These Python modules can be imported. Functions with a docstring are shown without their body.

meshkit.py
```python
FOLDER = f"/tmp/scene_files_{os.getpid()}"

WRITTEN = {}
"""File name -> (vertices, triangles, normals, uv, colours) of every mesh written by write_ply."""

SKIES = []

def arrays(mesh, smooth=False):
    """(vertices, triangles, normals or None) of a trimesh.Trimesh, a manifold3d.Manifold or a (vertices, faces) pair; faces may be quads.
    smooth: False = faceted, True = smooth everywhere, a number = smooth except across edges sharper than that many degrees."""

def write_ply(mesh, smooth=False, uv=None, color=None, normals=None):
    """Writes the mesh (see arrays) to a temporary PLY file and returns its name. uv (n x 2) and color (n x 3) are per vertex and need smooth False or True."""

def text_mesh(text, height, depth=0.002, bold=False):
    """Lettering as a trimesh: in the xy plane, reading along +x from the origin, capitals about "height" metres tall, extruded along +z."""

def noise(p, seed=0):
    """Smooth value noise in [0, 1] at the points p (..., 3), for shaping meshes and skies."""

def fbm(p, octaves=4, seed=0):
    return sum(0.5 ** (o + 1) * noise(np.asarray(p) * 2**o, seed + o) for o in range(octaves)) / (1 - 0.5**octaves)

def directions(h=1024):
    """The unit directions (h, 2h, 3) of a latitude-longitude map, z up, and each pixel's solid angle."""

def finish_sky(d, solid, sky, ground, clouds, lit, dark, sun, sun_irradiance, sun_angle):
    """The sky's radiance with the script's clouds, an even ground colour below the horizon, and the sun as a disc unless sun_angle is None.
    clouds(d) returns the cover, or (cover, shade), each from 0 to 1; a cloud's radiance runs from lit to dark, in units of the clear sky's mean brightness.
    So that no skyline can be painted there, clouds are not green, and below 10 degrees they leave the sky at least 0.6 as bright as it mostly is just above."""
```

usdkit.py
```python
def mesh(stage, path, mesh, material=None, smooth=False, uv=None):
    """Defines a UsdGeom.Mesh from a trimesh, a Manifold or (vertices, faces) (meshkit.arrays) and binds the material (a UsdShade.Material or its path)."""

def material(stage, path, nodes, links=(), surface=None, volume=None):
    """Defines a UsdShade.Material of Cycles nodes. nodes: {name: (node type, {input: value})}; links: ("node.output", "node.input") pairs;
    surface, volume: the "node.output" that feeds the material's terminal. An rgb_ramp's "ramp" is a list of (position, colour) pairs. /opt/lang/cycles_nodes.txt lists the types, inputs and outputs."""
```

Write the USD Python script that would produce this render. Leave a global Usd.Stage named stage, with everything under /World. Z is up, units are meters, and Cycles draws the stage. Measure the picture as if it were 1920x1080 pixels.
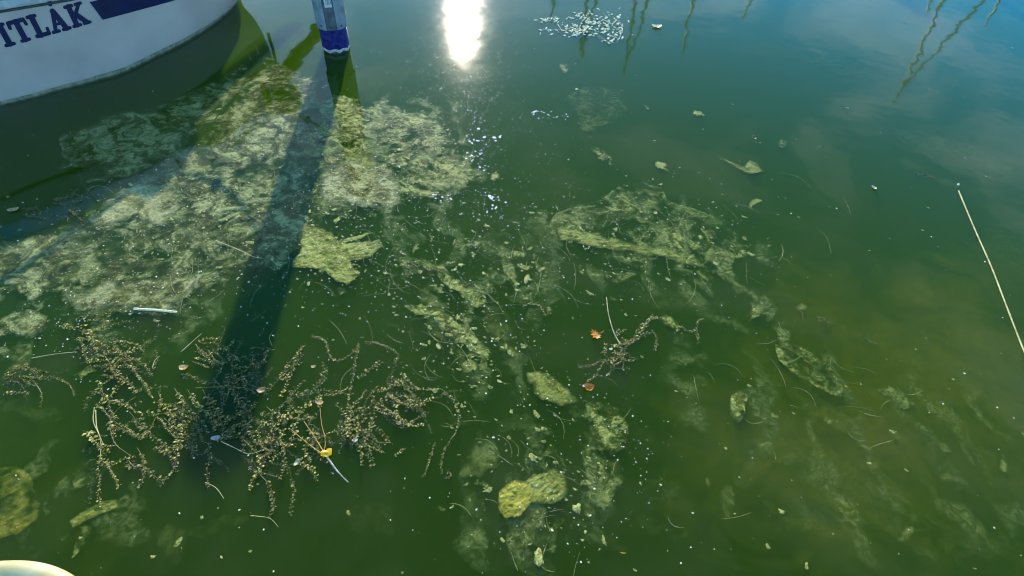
import math, random
import numpy as np, trimesh, usdkit, meshkit
from scipy import ndimage
from PIL import Image, ImageDraw
from shapely.geometry import Polygon, LineString, box, Point
from shapely.ops import unary_union
from shapely import affinity
from pxr import Usd, UsdGeom, UsdLux, UsdShade, Gf, Sdf, Vt

rng = np.random.default_rng(7)
random.seed(7)
stage = Usd.Stage.CreateInMemory()
W = UsdGeom.Xform.Define(stage, '/World')
stage.SetDefaultPrim(W.GetPrim())

# ---------------------------------------------------------------- camera
F, H = 1061.0, 2.2                      # focal length in photo pixels, eye height above the water
_d = np.array([-65, 960, F]); _d /= np.linalg.norm(_d)
_up = -_d; _z = np.array([0, 0, 1.0]); _fw = _z - _up * (_z @ _up); _fw /= np.linalg.norm(_fw)
R = np.array([np.cross(_fw, _up), _fw, _up]); EYE = np.array([0, 0, H])


def ray(x, y):
    v = R @ np.array([x - 960.0, y - 540.0, F]); return v / np.linalg.norm(v)


def g(x, y, z=0.0):
    """the point at height z seen at photo pixel x, y"""
    r = ray(x, y); return EYE + r * ((z - H) / r[2])


cam = UsdGeom.Camera.Define(stage, '/World/camera')
M = np.eye(4); M[:3, 0], M[:3, 1], M[:3, 2], M[:3, 3] = R[:, 0], -R[:, 1], -R[:, 2], EYE
cam.AddTransformOp().Set(Gf.Matrix4d(*M.T.ravel().tolist()))
cam.CreateHorizontalApertureAttr(36.0); cam.CreateVerticalApertureAttr(36 * 9 / 16.0)
cam.CreateFocalLengthAttr(36 * F / 1920)
cam.CreateClippingRangeAttr(Gf.Vec2f(0.05, 1000))
cam.CreateExposureAttr(1.18)

# ---------------------------------------------------------------- sky and sun
S = ray(868, 34) * [1, 1, -1]           # towards the sun: its mirror image stands at this pixel
SKY = usdkit.material(stage, '/World/Looks/sky_look', {
    's': ('sky_texture', {'sky_type': 'single_scattering', 'sun_disc': False, 'sun_elevation': math.asin(S[2]),
                          'sun_rotation': math.atan2(S[0], S[1]), 'aerosol_density': 0.1, 'ozone_density': 4.0, 'air_density': 0.6}),
    'tc': ('texture_coordinate', {}), 'mp': ('mapping', {'scale': (1.2, 1.2, 4.0), 'rotation': (0, 0, 0.5)}),
    'n': ('noise_texture', {'scale': 2.6, 'detail': 7.0, 'roughness': 0.62, 'distortion': 0.7}),
    'r': ('rgb_ramp', {'ramp': [(0.46, (0, 0, 0)), (0.80, (0.45, 0.45, 0.45))]}),
    'mx': ('mix_color', {'b': (8.0, 8.4, 9.0), 'use_clamp': False}),
    'hs': ('hsv', {'hue': 0.483, 'saturation': 1.3}), 'b': ('background_shader', {'strength': 0.15})},
    [('tc.generated', 'mp.vector'), ('mp.vector', 'n.vector'), ('n.fac', 'r.fac'), ('r.color', 'mx.fac'), ('s.color', 'hs.color'), ('hs.color', 'mx.a'),
     ('mx.result', 'b.color')], surface='b.background')
dome = UsdLux.DomeLight.Define(stage, '/World/sky')
UsdShade.MaterialBindingAPI.Apply(dome.GetPrim()).Bind(SKY)
sun = UsdLux.DistantLight.Define(stage, '/World/sun')
sun.CreateIntensityAttr(0.75); sun.CreateAngleAttr(0.6); sun.CreateNormalizeAttr(True); sun.CreateColorAttr(Gf.Vec3f(1, 0.91, 0.72))
_x = np.cross([0, 0, 1], S); _x /= np.linalg.norm(_x)
M = np.eye(4); M[:3, 0], M[:3, 1], M[:3, 2] = _x, np.cross(S, _x), S
sun.AddTransformOp().Set(Gf.Matrix4d(*M.T.ravel().tolist()))


# ---------------------------------------------------------------- helpers
taken = {}


def path_of(name, parent=None):
    base = f"{parent.GetPath() if parent else '/World'}/{name}"
    n = taken.get(base, -1) + 1; taken[base] = n
    return base if n == 0 else f"{base}_{n:03d}"


def tag(p, label=None, cat=None, group=None, kind=None):
    for k, v in (('label', label), ('category', cat), ('group', group), ('kind', kind)):
        if v: p.SetCustomDataByKey(k, v)
    return p


def obj(name, m, mat, parent=None, smooth=False, **kw):
    p = usdkit.mesh(stage, path_of(name, parent), m, MAT[mat], smooth=smooth).GetPrim()
    return tag(p, **kw)


def thing(name, label, cat, loc=None, group=None):
    x = UsdGeom.Xform.Define(stage, path_of(name))
    if loc is not None: x.AddTranslateOp().Set(Gf.Vec3d(*map(float, loc)))
    return tag(x.GetPrim(), label, cat, group)


def moved(m, d):
    m = m.copy(); m.apply_translation(-np.asarray(d, float)); return m


def cat_(ms): return trimesh.util.concatenate(ms)


def spline(pts, n=8):
    p = np.asarray(pts, float)
    if len(p) < 3:
        t = np.linspace(0, 1, n)[:, None]; return p[0] * (1 - t) + p[1] * t
    q = np.vstack([2 * p[0] - p[1], p, 2 * p[-1] - p[-2]]); out = []
    for i in range(len(p) - 1):
        a, b, c, d = q[i:i + 4]
        for t in np.linspace(0, 1, n, endpoint=False):
            out.append(0.5 * (2 * b + (c - a) * t + (2 * a - 5 * b + 4 * c - d) * t * t + (3 * b - a - 3 * c + d) * t ** 3))
    return np.array(out + [p[-1]])


def tube(p, r, sides=6, caps=True):
    p = np.asarray(p, float); r = np.broadcast_to(r, (len(p),))
    t = np.gradient(p, axis=0); t /= np.linalg.norm(t, axis=1, keepdims=True) + 1e-12
    ref = np.where(np.abs(t[:, 2:]) < 0.9, [0, 0, 1.0], [1.0, 0, 0])
    a = np.cross(t, ref); a /= np.linalg.norm(a, axis=1, keepdims=True) + 1e-12; b = np.cross(t, a)
    th = np.arange(sides) * 2 * np.pi / sides
    v = (p[:, None] + r[:, None, None] * (np.cos(th)[None, :, None] * a[:, None] + np.sin(th)[None, :, None] * b[:, None])).reshape(-1, 3)
    i, j = np.meshgrid(np.arange(len(p) - 1), np.arange(sides), indexing='ij')
    q = np.stack([i * sides + j, i * sides + (j + 1) % sides, (i + 1) * sides + (j + 1) % sides, (i + 1) * sides + j], -1).reshape(-1, 4)
    f = np.vstack([q[:, [0, 1, 2]], q[:, [0, 2, 3]]])
    if caps:
        n0 = len(v); v = np.vstack([v, p[0], p[-1]]); k = np.arange(sides); e = (len(p) - 1) * sides
        f = np.vstack([f, np.c_[np.full(sides, n0), (k + 1) % sides, k], np.c_[np.full(sides, n0 + 1), e + k, e + (k + 1) % sides]])
    m = trimesh.Trimesh(v, f, process=False)
    return m


def rbox(size, at=(0, 0, 0), r=0.01, rot=None):
    import manifold3d as m3
    h = np.maximum(np.array(size) / 2 - r, 1e-4)
    s = m3.Manifold.sphere(r, 8)
    m = m3.Manifold.batch_hull([s.translate([sx * h[0], sy * h[1], sz * h[2]]) for sx in (-1, 1) for sy in (-1, 1) for sz in (-1, 1)])
    v, f, _ = meshkit.arrays(m); m = trimesh.Trimesh(v, f, process=False)
    if rot is not None: m.apply_transform(rot)
    m.apply_translation(at); return m


MAT = {}


def look(name, nodes, links, surface, volume=None):
    MAT[name] = usdkit.material(stage, f'/World/Looks/{name}', nodes, links, surface=surface, volume=volume); return MAT[name]


def simple(name, c0, c1, scale=20, rough=0.5, bump=0.0, detail=5.0, bscale=None, dist=0.4, spec=0.5, lo=0.35, hi=0.65, trans=0.0, rnd=0.0):
    nodes = {'g': ('geometry', {}), 'n': ('noise_texture', {'scale': scale, 'detail': detail, 'distortion': dist}),
             'r': ('rgb_ramp', {'ramp': [(lo, c0), (hi, c1)]}), 'p': ('principled_bsdf', {'roughness': rough, 'specular_ior_level': spec})}
    links = [('g.position', 'n.vector'), ('n.fac', 'r.fac')]
    src = 'r.color'
    if rnd:
        nodes['oi'] = ('noise_texture', {'scale': 130.0, 'detail': 0.0}); nodes['h'] = ('hsv', {})
        nodes['mr'] = ('map_range', {'clamp': True, 'from_min': 0.32, 'from_max': 0.68, 'to_min': 1 - rnd, 'to_max': 1 + rnd})
        links += [('g.position', 'oi.vector'), ('oi.fac', 'mr.value'), ('mr.result', 'h.value'), ('r.color', 'h.color')]; src = 'h.color'
    links.append((src, 'p.base_color'))
    if bump:
        nodes['n2'] = ('noise_texture', {'scale': bscale or scale * 3, 'detail': 4.0}); nodes['b'] = ('bump', {'strength': 1.0, 'distance': bump})
        links += [('g.position', 'n2.vector'), ('n2.fac', 'b.height'), ('b.normal', 'p.normal')]
    out = 'p.BSDF'
    if trans:
        nodes['tl'] = ('translucent_bsdf', {}); nodes['m'] = ('mix_closure', {'fac': trans}); links += [(src, 'tl.color'), ('p.BSDF', 'm.closure1'), ('tl.BSDF', 'm.closure2')]; out = 'm.closure'
    look(name, nodes, links, out)


# water: mirror by Schlick's law over clear, with the green murk as an even volume below
look('water_look', {
    'g': ('geometry', {}),
    'n1': ('noise_texture', {'scale': 3.2, 'detail': 2.0, 'roughness': 0.45}), 'n2': ('noise_texture', {'scale': 0.9, 'detail': 1.0}),
    'ad': ('math', {'math_type': 'multiply_add', 'value2': 3.0}),
    'bump': ('bump', {'strength': 1.0, 'distance': 0.0022}),
    'lw': ('layer_weight', {'blend': 0.5}), 'pw': ('math', {'math_type': 'power', 'value2': 5.0}),
    'ma': ('math', {'math_type': 'multiply_add', 'value2': 0.98, 'value3': 0.02}),
    't': ('transparent_bsdf', {'color': (1, 1, 1)}),
    'g1': ('glossy_bsdf', {'roughness': 0.049, 'color': (1, 1, 1)}), 'g2': ('glossy_bsdf', {'roughness': 0.11, 'color': (1, 1, 1)}),
    'gm': ('mix_closure', {'fac': 0.05}), 'm': ('mix_closure', {}),
    'v': ('principled_volume', {'color': (0.115, 0.255, 0.0), 'density': 11.0, 'anisotropy': 0.0})},
    [('g.position', 'n1.vector'), ('g.position', 'n2.vector'), ('n2.fac', 'ad.value1'), ('n1.fac', 'ad.value3'), ('ad.value', 'bump.height'),
     ('bump.normal', 'g1.normal'), ('bump.normal', 'g2.normal'), ('g1.BSDF', 'gm.closure1'), ('g2.BSDF', 'gm.closure2'),
     ('lw.facing', 'pw.value1'), ('pw.value', 'ma.value1'), ('ma.value', 'm.fac'), ('t.BSDF', 'm.closure1'), ('gm.closure', 'm.closure2')],
    surface='m.closure', volume='v.volume')
simple('bed_look', (0.03, 0.028, 0.01), (0.07, 0.06, 0.02), scale=4, rough=1.0, bump=0.02)


def algae(name, dark, mid, pale, scale=14.0, soft=1.0, cut=0.0, vary=1.0, rough=0.5, bump=0.004):
    """wet algae film: thickness (a mesh attribute) and noise decide where it thins out to clear water"""
    look(name, {
        'g': ('geometry', {}), 'th': ('attribute', {'attribute': 'thick'}),
        'n': ('noise_texture', {'scale': scale, 'detail': 8.0, 'roughness': 0.68, 'distortion': 2.2}),
        'n2': ('noise_texture', {'scale': scale * 4.5, 'detail': 5.0, 'roughness': 0.65, 'distortion': 2.4}),
        'n3': ('noise_texture', {'scale': scale * 0.4, 'detail': 3.0, 'distortion': 0.8}),
        'vo': ('wave_texture', {'wave_type': 'bands', 'bands_direction': 'diagonal', 'scale': scale * 0.30, 'distortion': 16.0, 'detail': 6.0, 'detail_scale': 1.1, 'detail_roughness': 0.68}),
        'wv': ('mix_vector', {'fac': 0.05}),
        'a1': ('math', {'math_type': 'multiply_add', 'value2': 0.45}), 'a2': ('math', {'math_type': 'multiply_add', 'value2': 0.27}), 'a3': ('math', {'math_type': 'multiply', 'value2': 0.28}),
        'cr': ('map_range', {'from_min': 0.0, 'from_max': 0.45, 'to_min': -0.13, 'to_max': 0.0, 'clamp': True}),
        'ac': ('math', {'math_type': 'add'}),
        'r': ('rgb_ramp', {'ramp': [(0.30, dark), (0.46, mid), (0.60, pale)]}),
        's1': ('math', {'math_type': 'multiply_add', 'value2': 3.0 * vary, 'value3': -1.5 * vary - cut}),
        's2': ('math', {'math_type': 'multiply_add', 'value2': 1.6 * vary, 'value3': -0.8 * vary}),
        's3': ('math', {'math_type': 'add'}), 's4': ('math', {'math_type': 'add'}),
        'al': ('map_range', {'from_min': 0.05, 'from_max': 0.05 + 0.5 * soft, 'to_min': 0.0, 'to_max': 1.0, 'clamp': True}),
        'bu': ('bump', {'strength': 1.0, 'distance': bump}),
        'p': ('principled_bsdf', {'roughness': rough, 'specular_ior_level': 0.04}), 't': ('transparent_bsdf', {}), 'm': ('mix_closure', {})},
        [('g.position', 'n.vector'), ('g.position', 'n3.vector'), ('g.position', 'n2.vector'),
         ('g.position', 'wv.a'), ('n.color', 'wv.b'), ('wv.result', 'vo.vector'),
         ('n2.fac', 'a2.value1'), ('n3.fac', 'a3.value1'), ('a3.value', 'a2.value3'), ('n.fac', 'a1.value1'), ('a2.value', 'a1.value3'), ('vo.fac', 'cr.value'), ('a1.value', 'ac.value1'), ('cr.result', 'ac.value2'),
         ('ac.value', 'r.fac'), ('r.color', 'p.base_color'),
         ('n.fac', 's1.value1'), ('n3.fac', 's2.value1'), ('s1.value', 's3.value1'), ('s2.value', 's3.value2'), ('s3.value', 's4.value1'), ('th.fac', 's4.value2'),
         ('s4.value', 'al.value'), ('al.result', 'm.fac'), ('n2.fac', 'bu.height'), ('bu.normal', 'p.normal'),
         ('t.BSDF', 'm.closure1'), ('p.BSDF', 'm.closure2')], 'm.closure')


algae('scum_look', (0.03, 0.03, 0.003), (0.16, 0.17, 0.035), (0.55, 0.57, 0.23), scale=6.5, vary=0.8)
algae('crust_look', (0.08, 0.075, 0.010), (0.28, 0.29, 0.09), (0.58, 0.58, 0.28), scale=7, vary=0.4)
algae('slime_look', (0.02, 0.03, 0.002), (0.14, 0.16, 0.016), (0.54, 0.57, 0.15), scale=8, vary=0.85, rough=0.35)
algae('pale_look', (0.13, 0.14, 0.012), (0.28, 0.30, 0.05), (0.48, 0.50, 0.14), scale=7, vary=0.35, rough=0.4)
algae('yellow_look', (0.14, 0.14, 0.008), (0.34, 0.32, 0.03), (0.52, 0.48, 0.08), scale=8, vary=0.35, rough=0.4)
algae('veil_look', (0.05, 0.06, 0.008), (0.18, 0.20, 0.03), (0.36, 0.38, 0.08), scale=6, soft=2.2, vary=0.8, cut=0.05)
algae('bloom_look', (0.27, 0.215, 0.0), (0.36, 0.28, 0.0), (0.45, 0.345, 0.0), scale=2.2, soft=3.4, vary=0.3, cut=0.0)
look('swirl_look', {
    'g': ('geometry', {}), 'th': ('attribute', {'attribute': 'thick'}),
    'n': ('noise_texture', {'scale': 3.2, 'detail': 6.0, 'roughness': 0.6, 'distortion': 1.2}),
    'n2': ('noise_texture', {'scale': 26.0, 'detail': 5.0, 'roughness': 0.65, 'distortion': 1.5}),
    'w': ('wave_texture', {'wave_type': 'bands', 'bands_direction': 'x', 'scale': 1.1, 'distortion': 17.0, 'detail': 5.0, 'detail_scale': 0.9, 'detail_roughness': 0.62}),
    'w1': ('map_range', {'from_min': 0.62, 'from_max': 1.0, 'to_min': 0.0, 'to_max': 1.0, 'clamp': True}),
    'n1': ('map_range', {'from_min': 0.40, 'from_max': 0.62, 'to_min': 0.0, 'to_max': 1.0, 'clamp': True}),
    'n3': ('map_range', {'from_min': 0.36, 'from_max': 0.60, 'to_min': 0.15, 'to_max': 1.0, 'clamp': True}),
    'm1': ('math', {'math_type': 'multiply'}), 'm2': ('math', {'math_type': 'multiply'}), 'm3': ('math', {'math_type': 'multiply'}),
    'r': ('rgb_ramp', {'ramp': [(0.35, (0.12, 0.14, 0.015)), (0.65, (0.46, 0.49, 0.14))]}),
    'p': ('principled_bsdf', {'roughness': 0.5, 'specular_ior_level': 0.04}), 't': ('transparent_bsdf', {}), 'm': ('mix_closure', {})},
    [('g.position', 'n.vector'), ('g.position', 'n2.vector'), ('g.position', 'w.vector'), ('w.fac', 'w1.value'), ('n.fac', 'n1.value'), ('n2.fac', 'n3.value'),
     ('w1.result', 'm1.value1'), ('n1.result', 'm1.value2'), ('m1.value', 'm2.value1'), ('n3.result', 'm2.value2'), ('m2.value', 'm3.value1'), ('th.fac', 'm3.value2'),
     ('m3.value', 'm.fac'), ('n2.fac', 'r.fac'), ('r.color', 'p.base_color'), ('t.BSDF', 'm.closure1'), ('p.BSDF', 'm.closure2')], 'm.closure')
simple('speck_look', (0.70, 0.65, 0.38), (0.86, 0.80, 0.52), scale=60, rough=0.5, rnd=0.3, spec=0.15)
simple('crumb_look', (0.22, 0.24, 0.05), (0.5, 0.5, 0.16), scale=40, rough=0.5, rnd=0.4, spec=0.04)
simple('strand_look', (0.24, 0.25, 0.06), (0.46, 0.46, 0.16), scale=40, rough=0.5, rnd=0.3, spec=0.04)
simple('bubble_look', (0.78, 0.76, 0.62), (0.88, 0.86, 0.74), scale=60, rough=0.6, rnd=0.2, spec=0.2)
simple('weed_leaf_look', (0.15, 0.13, 0.025), (0.60, 0.545, 0.17), scale=90, rough=0.4, rnd=0.75, spec=0.2, trans=0.3)
simple('weed_stem_look', (0.10, 0.085, 0.02), (0.28, 0.24, 0.07), scale=40, rough=0.3)
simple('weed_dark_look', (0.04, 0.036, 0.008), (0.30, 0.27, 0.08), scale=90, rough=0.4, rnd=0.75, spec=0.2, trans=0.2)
simple('straw_look', (0.36, 0.33, 0.13), (0.66, 0.60, 0.30), scale=24, rough=0.5, spec=0.15)
simple('yellow_leaf_look', (0.70, 0.44, 0.01), (0.86, 0.62, 0.02), scale=60, rough=0.4, bump=0.001, trans=0.3)
simple('orange_leaf_look', (0.68, 0.22, 0.02), (0.85, 0.38, 0.05), scale=70, rough=0.45, bump=0.001, trans=0.3)
simple('tan_leaf_look', (0.42, 0.28, 0.10), (0.66, 0.50, 0.22), scale=70, rough=0.45, bump=0.001, trans=0.2)
simple('cream_leaf_look', (0.62, 0.58, 0.42), (0.80, 0.76, 0.62), scale=70, rough=0.4, bump=0.001, trans=0.2)
simple('grey_leaf_look', (0.25, 0.25, 0.2), (0.4, 0.4, 0.34), scale=70, rough=0.5, bump=0.001)
simple('orange_twig_look', (0.42, 0.22, 0.03), (0.62, 0.36, 0.05), scale=60, rough=0.5)
simple('bark_look', (0.05, 0.045, 0.03), (0.50, 0.48, 0.42), scale=55, rough=0.6, bump=0.002)
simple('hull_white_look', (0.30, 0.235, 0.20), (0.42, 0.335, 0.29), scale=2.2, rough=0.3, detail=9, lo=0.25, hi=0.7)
simple('deck_look', (0.62, 0.58, 0.53), (0.72, 0.68, 0.63), scale=12, rough=0.55, bump=0.0008, bscale=300)
simple('cabin_look', (0.26, 0.25, 0.24), (0.32, 0.31, 0.30), scale=4, rough=0.35)
simple('navy_look', (0.003, 0.004, 0.020), (0.006, 0.008, 0.036), scale=18, rough=0.3)
simple('rubber_look', (0.012, 0.012, 0.012), (0.03, 0.03, 0.03), scale=30, rough=0.6)
simple('trim_look', (0.22, 0.22, 0.20), (0.32, 0.32, 0.30), scale=20, rough=0.4)
simple('slime_line_look', (0.10, 0.095, 0.05), (0.24, 0.22, 0.14), scale=30, rough=0.6, bump=0.001)
simple('steel_look', (0.45, 0.45, 0.45), (0.6, 0.6, 0.6), scale=20, rough=0.3)
simple('engine_look', (0.02, 0.02, 0.022), (0.05, 0.05, 0.05), scale=20, rough=0.35)
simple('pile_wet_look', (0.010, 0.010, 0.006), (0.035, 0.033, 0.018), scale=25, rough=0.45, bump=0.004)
simple('pile_steel_look', (0.10, 0.11, 0.11), (0.20, 0.21, 0.21), scale=14, rough=0.55, bump=0.002)
simple('blue_paint_look', (0.003, 0.003, 0.035), (0.012, 0.014, 0.10), scale=26, rough=0.22, bump=0.0008)
simple('sleeve_look', (0.075, 0.10, 0.11), (0.17, 0.20, 0.21), scale=13, rough=0.6, bump=0.0015)
simple('sleeve_dark_look', (0.03, 0.036, 0.04), (0.07, 0.078, 0.085), scale=16, rough=0.65, bump=0.0015)
simple('plate_look', (0.28, 0.28, 0.28), (0.5, 0.5, 0.48), scale=90, rough=0.4)
simple('ink_look', (0.02, 0.02, 0.02), (0.06, 0.06, 0.06), scale=50, rough=0.5)
simple('scale_look', (0.20, 0.19, 0.15), (0.44, 0.43, 0.38), scale=60, rough=0.7, bump=0.003)
simple('rope_look', (0.30, 0.28, 0.22), (0.48, 0.46, 0.38), scale=60, rough=0.8, bump=0.003)
simple('cream_paint_look', (0.80, 0.76, 0.58), (0.86, 0.84, 0.72), scale=9, rough=0.35, bump=0.0006)
simple('cream_rim_look', (0.50, 0.44, 0.20), (0.66, 0.60, 0.34), scale=11, rough=0.4)
simple('mast_look', (0.05, 0.05, 0.05), (0.12, 0.12, 0.12), scale=8, rough=0.4)
simple('yacht_hull_look', (0.6, 0.6, 0.6), (0.74, 0.74, 0.74), scale=3, rough=0.3)
simple('sailcloth_look', (0.03, 0.05, 0.12), (0.06, 0.08, 0.18), scale=10, rough=0.8)

# ---------------------------------------------------------------- the setting
b = trimesh.creation.box([300, 300, 1.2]); b.apply_translation([0, 110, -0.6])
obj('water', b, 'water_look', kind='structure')
b = trimesh.creation.box([320, 320, 0.2]); b.apply_translation([0, 110, -1.35])
obj('lake_bed', b, 'bed_look', kind='structure')

# ---------------------------------------------------------------- the small motor boat at the left
A2 = np.array([-.38, -.925]); B2 = np.array([.925, -.38]); T2 = np.array([-3.25, 5.55])     # towards the bow, towards starboard, middle of the transom


def bp(s, o, z):
    return np.array([*(T2 + A2 * s + B2 * o), z])


S_K = [0, .25, .5, .92, 1.38, 1.60, 1.79, 1.98, 2.15, 2.45, 2.75, 3.02, 3.14]
WL_K = [.60, .70, .77, .82, .82, .75, .665, .585, .50, .345, .18, .02, .0]
RL_K = [.83, .86, .88, .88, .855, .79, .715, .64, .56, .42, .26, .09, .0]
ZR_K = [.50, .50, .51, .53, .56, .57, .58, .59, .60, .62, .64, .66, .67]
sv = np.linspace(0, 3.14, 90)
from scipy.interpolate import PchipInterpolator as PC
wl, rl, zr = PC(S_K, WL_K), PC(S_K, RL_K), PC(S_K, ZR_K)


def hull_off(s, z):
    """half beam at height z"""
    zz = zr(s); t = np.clip(z / zz, 0, 1)
    bulge = 1 - (1 - t) ** (1.0 + 2.2 * np.clip(1 - s / 1.1, 0, 1))
    above = wl(s) + (rl(s) - wl(s)) * bulge
    below = wl(s) * np.clip(1 - (np.clip(-z, 0, .4) / .4) ** 1.6, 0, 1)
    return np.where(z >= 0, above, below)


def loft(rows):
    """rows: list of equal-length point rows -> quads"""
    v = np.vstack(rows); n = len(rows[0]); f = []
    for i in range(len(rows) - 1):
        for j in range(n - 1):
            a = i * n + j; f += [[a, a + 1, a + n + 1], [a, a + n + 1, a + n]]
    return trimesh.Trimesh(v, f, process=False)


def hull_row(s, side, zs):
    return np.array([bp(s, side * float(hull_off(s, z * (float(zr(s)) if z > 0 else 1))), z * (float(zr(s)) if z > 0 else 1)) for z in zs])


zs = [-.4, -.36, -.3, -.2, -.1, 0] + list(np.linspace(.06, 1, 14))
boat = thing('motor_boat', 'white motor boat with blue name lettering and stripe floating at the left', 'boat', bp(1.4, 0, 0))
BO = bp(1.4, 0, 0)
rows = [np.vstack([hull_row(s, -1, zs)[::-1], hull_row(s, 1, zs)[1:]]) for s in sv]
hull = loft(rows)
tr = rows[0]; c = tr.mean(0); n0 = len(hull.vertices)            # transom
hull = trimesh.Trimesh(np.vstack([hull.vertices, tr, c]), np.vstack([hull.faces, [[n0 + i + 1, n0 + i, n0 + len(tr)] for i in range(len(tr) - 1)] + [[n0, n0 + len(tr) - 1, n0 + len(tr)]]]), process=False)
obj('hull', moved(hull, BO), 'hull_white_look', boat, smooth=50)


def hull_pt(s, z, out=0.0, side=1):
    p = bp(s, side * (float(hull_off(s, z)) + out), z); return p


# dark joint, rub rail and deck
line = np.array([hull_pt(s, float(zr(s)) - .012, .006) for s in np.linspace(.01, 3.1, 80)])
obj('hull_joint', moved(cat_([tube(line, .008, 6), tube(np.array([hull_pt(s, float(zr(s)) - .012, .006, -1) for s in np.linspace(.01, 3.1, 80)]), .008, 6)]), BO), 'rubber_look', boat, smooth=True)
for side in (1, -1):
    rr_ = [np.array([hull_pt(s, float(zr(s)), o, side) + [0, 0, dz] for o, dz in ((.0, .0), (.012, .004), (.012, .03), (.0, .045), (-.03, .05), (-.05, .045), (-.05, .0))]) for s in np.linspace(0, 3.1, 80)]
    obj('gunwale', moved(loft(rr_), BO), 'trim_look', boat, smooth=40)
dk = [np.array([bp(s, o * max(float(rl(s)) - .045, .001), float(zr(s)) + .035 + .03 * (1 - o * o)) for o in np.linspace(-1, 1, 9)]) for s in np.linspace(0.0, 3.1, 60)]
obj('deck', moved(loft(dk), BO), 'deck_look', boat, smooth=True)
# scum line along the waterline
st = []
for s in np.linspace(.3, 2.7, 90):
    hgt = .022 + .008 * meshkit.noise(np.array([s * 4, 0, 0]), 3)
    st.append(np.array([hull_pt(s, z, .0025) for z in (-.02, 0, hgt * .5, hgt)]))
obj('waterline_stain', moved(loft(st), BO), 'slime_line_look', boat, smooth=True)
# cabin
CB = [(.05, .60), (.3, .80), (.75, .80), (1.08, .62), (1.64, .50), (1.95, .37), (2.24, .28), (2.5, .15)]
cs, co = np.array(CB).T; cf = PC(cs, co); ss = np.linspace(.05, 2.5, 50)
prof = [(1.06, .0), (1.03, .55), (1.0, .92), (.96, .975), (.9, 1.0), (.5, 1.03), (0, 1.04)]
crow = []
for s in ss:
    zb = float(zr(s)) + .05; ztop = .98; w_ = float(cf(s))
    half = [(k * w_, zb + (ztop - zb) * t) for k, t in prof]
    crow.append(np.array([bp(s, -o, z) for o, z in half] + [bp(s, o, z) for o, z in half[::-1][1:]]))
cab = loft(crow)
for e, flip in ((0, 1), (-1, -1)):
    t_ = crow[e]; n0 = len(cab.vertices)
    cab = trimesh.Trimesh(np.vstack([cab.vertices, t_, t_.mean(0)]), np.vstack([cab.faces, [[n0 + i + 1, n0 + i, n0 + len(t_)][::flip] for i in range(len(t_) - 1)]]), process=False)
obj('cabin', moved(cab, BO), 'cabin_look', boat, smooth=40)
# hand rail on stanchions along the starboard side
rail = spline([bp(.16, .86, .97), bp(.7, .90, .97), bp(1.2, .90, .97), bp(1.7, .78, .97), bp(2.2, .56, .98), bp(2.7, .25, 1.0)], 8)
obj('hand_rail', moved(tube(rail, .014, 8), BO), 'steel_look', boat, smooth=True)
for s_, o_ in ((.16, .85), (.75, .87), (1.35, .84), (2.0, .60), (2.6, .28)):
    obj('stanchion', moved(tube([bp(s_, o_, float(zr(s_)) + .04), bp(s_, o_ + .015, .97)], .011, 6), BO), 'steel_look', boat, smooth=True)
# transom ladder of two hanging rails
for a_ in (.62, .74):
    obj('ladder_rail', moved(tube(spline([bp(-.03, a_, .62), bp(-.10, a_, .60), bp(-.12, a_, .40), bp(-.12, a_, .30)], 6), .016, 8), BO), 'engine_look', boat, smooth=True)


def mp(p):                                 # lettering in hull coordinates (u along the hull in metres from LET0 towards the stern, v up the side)
    return p


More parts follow.
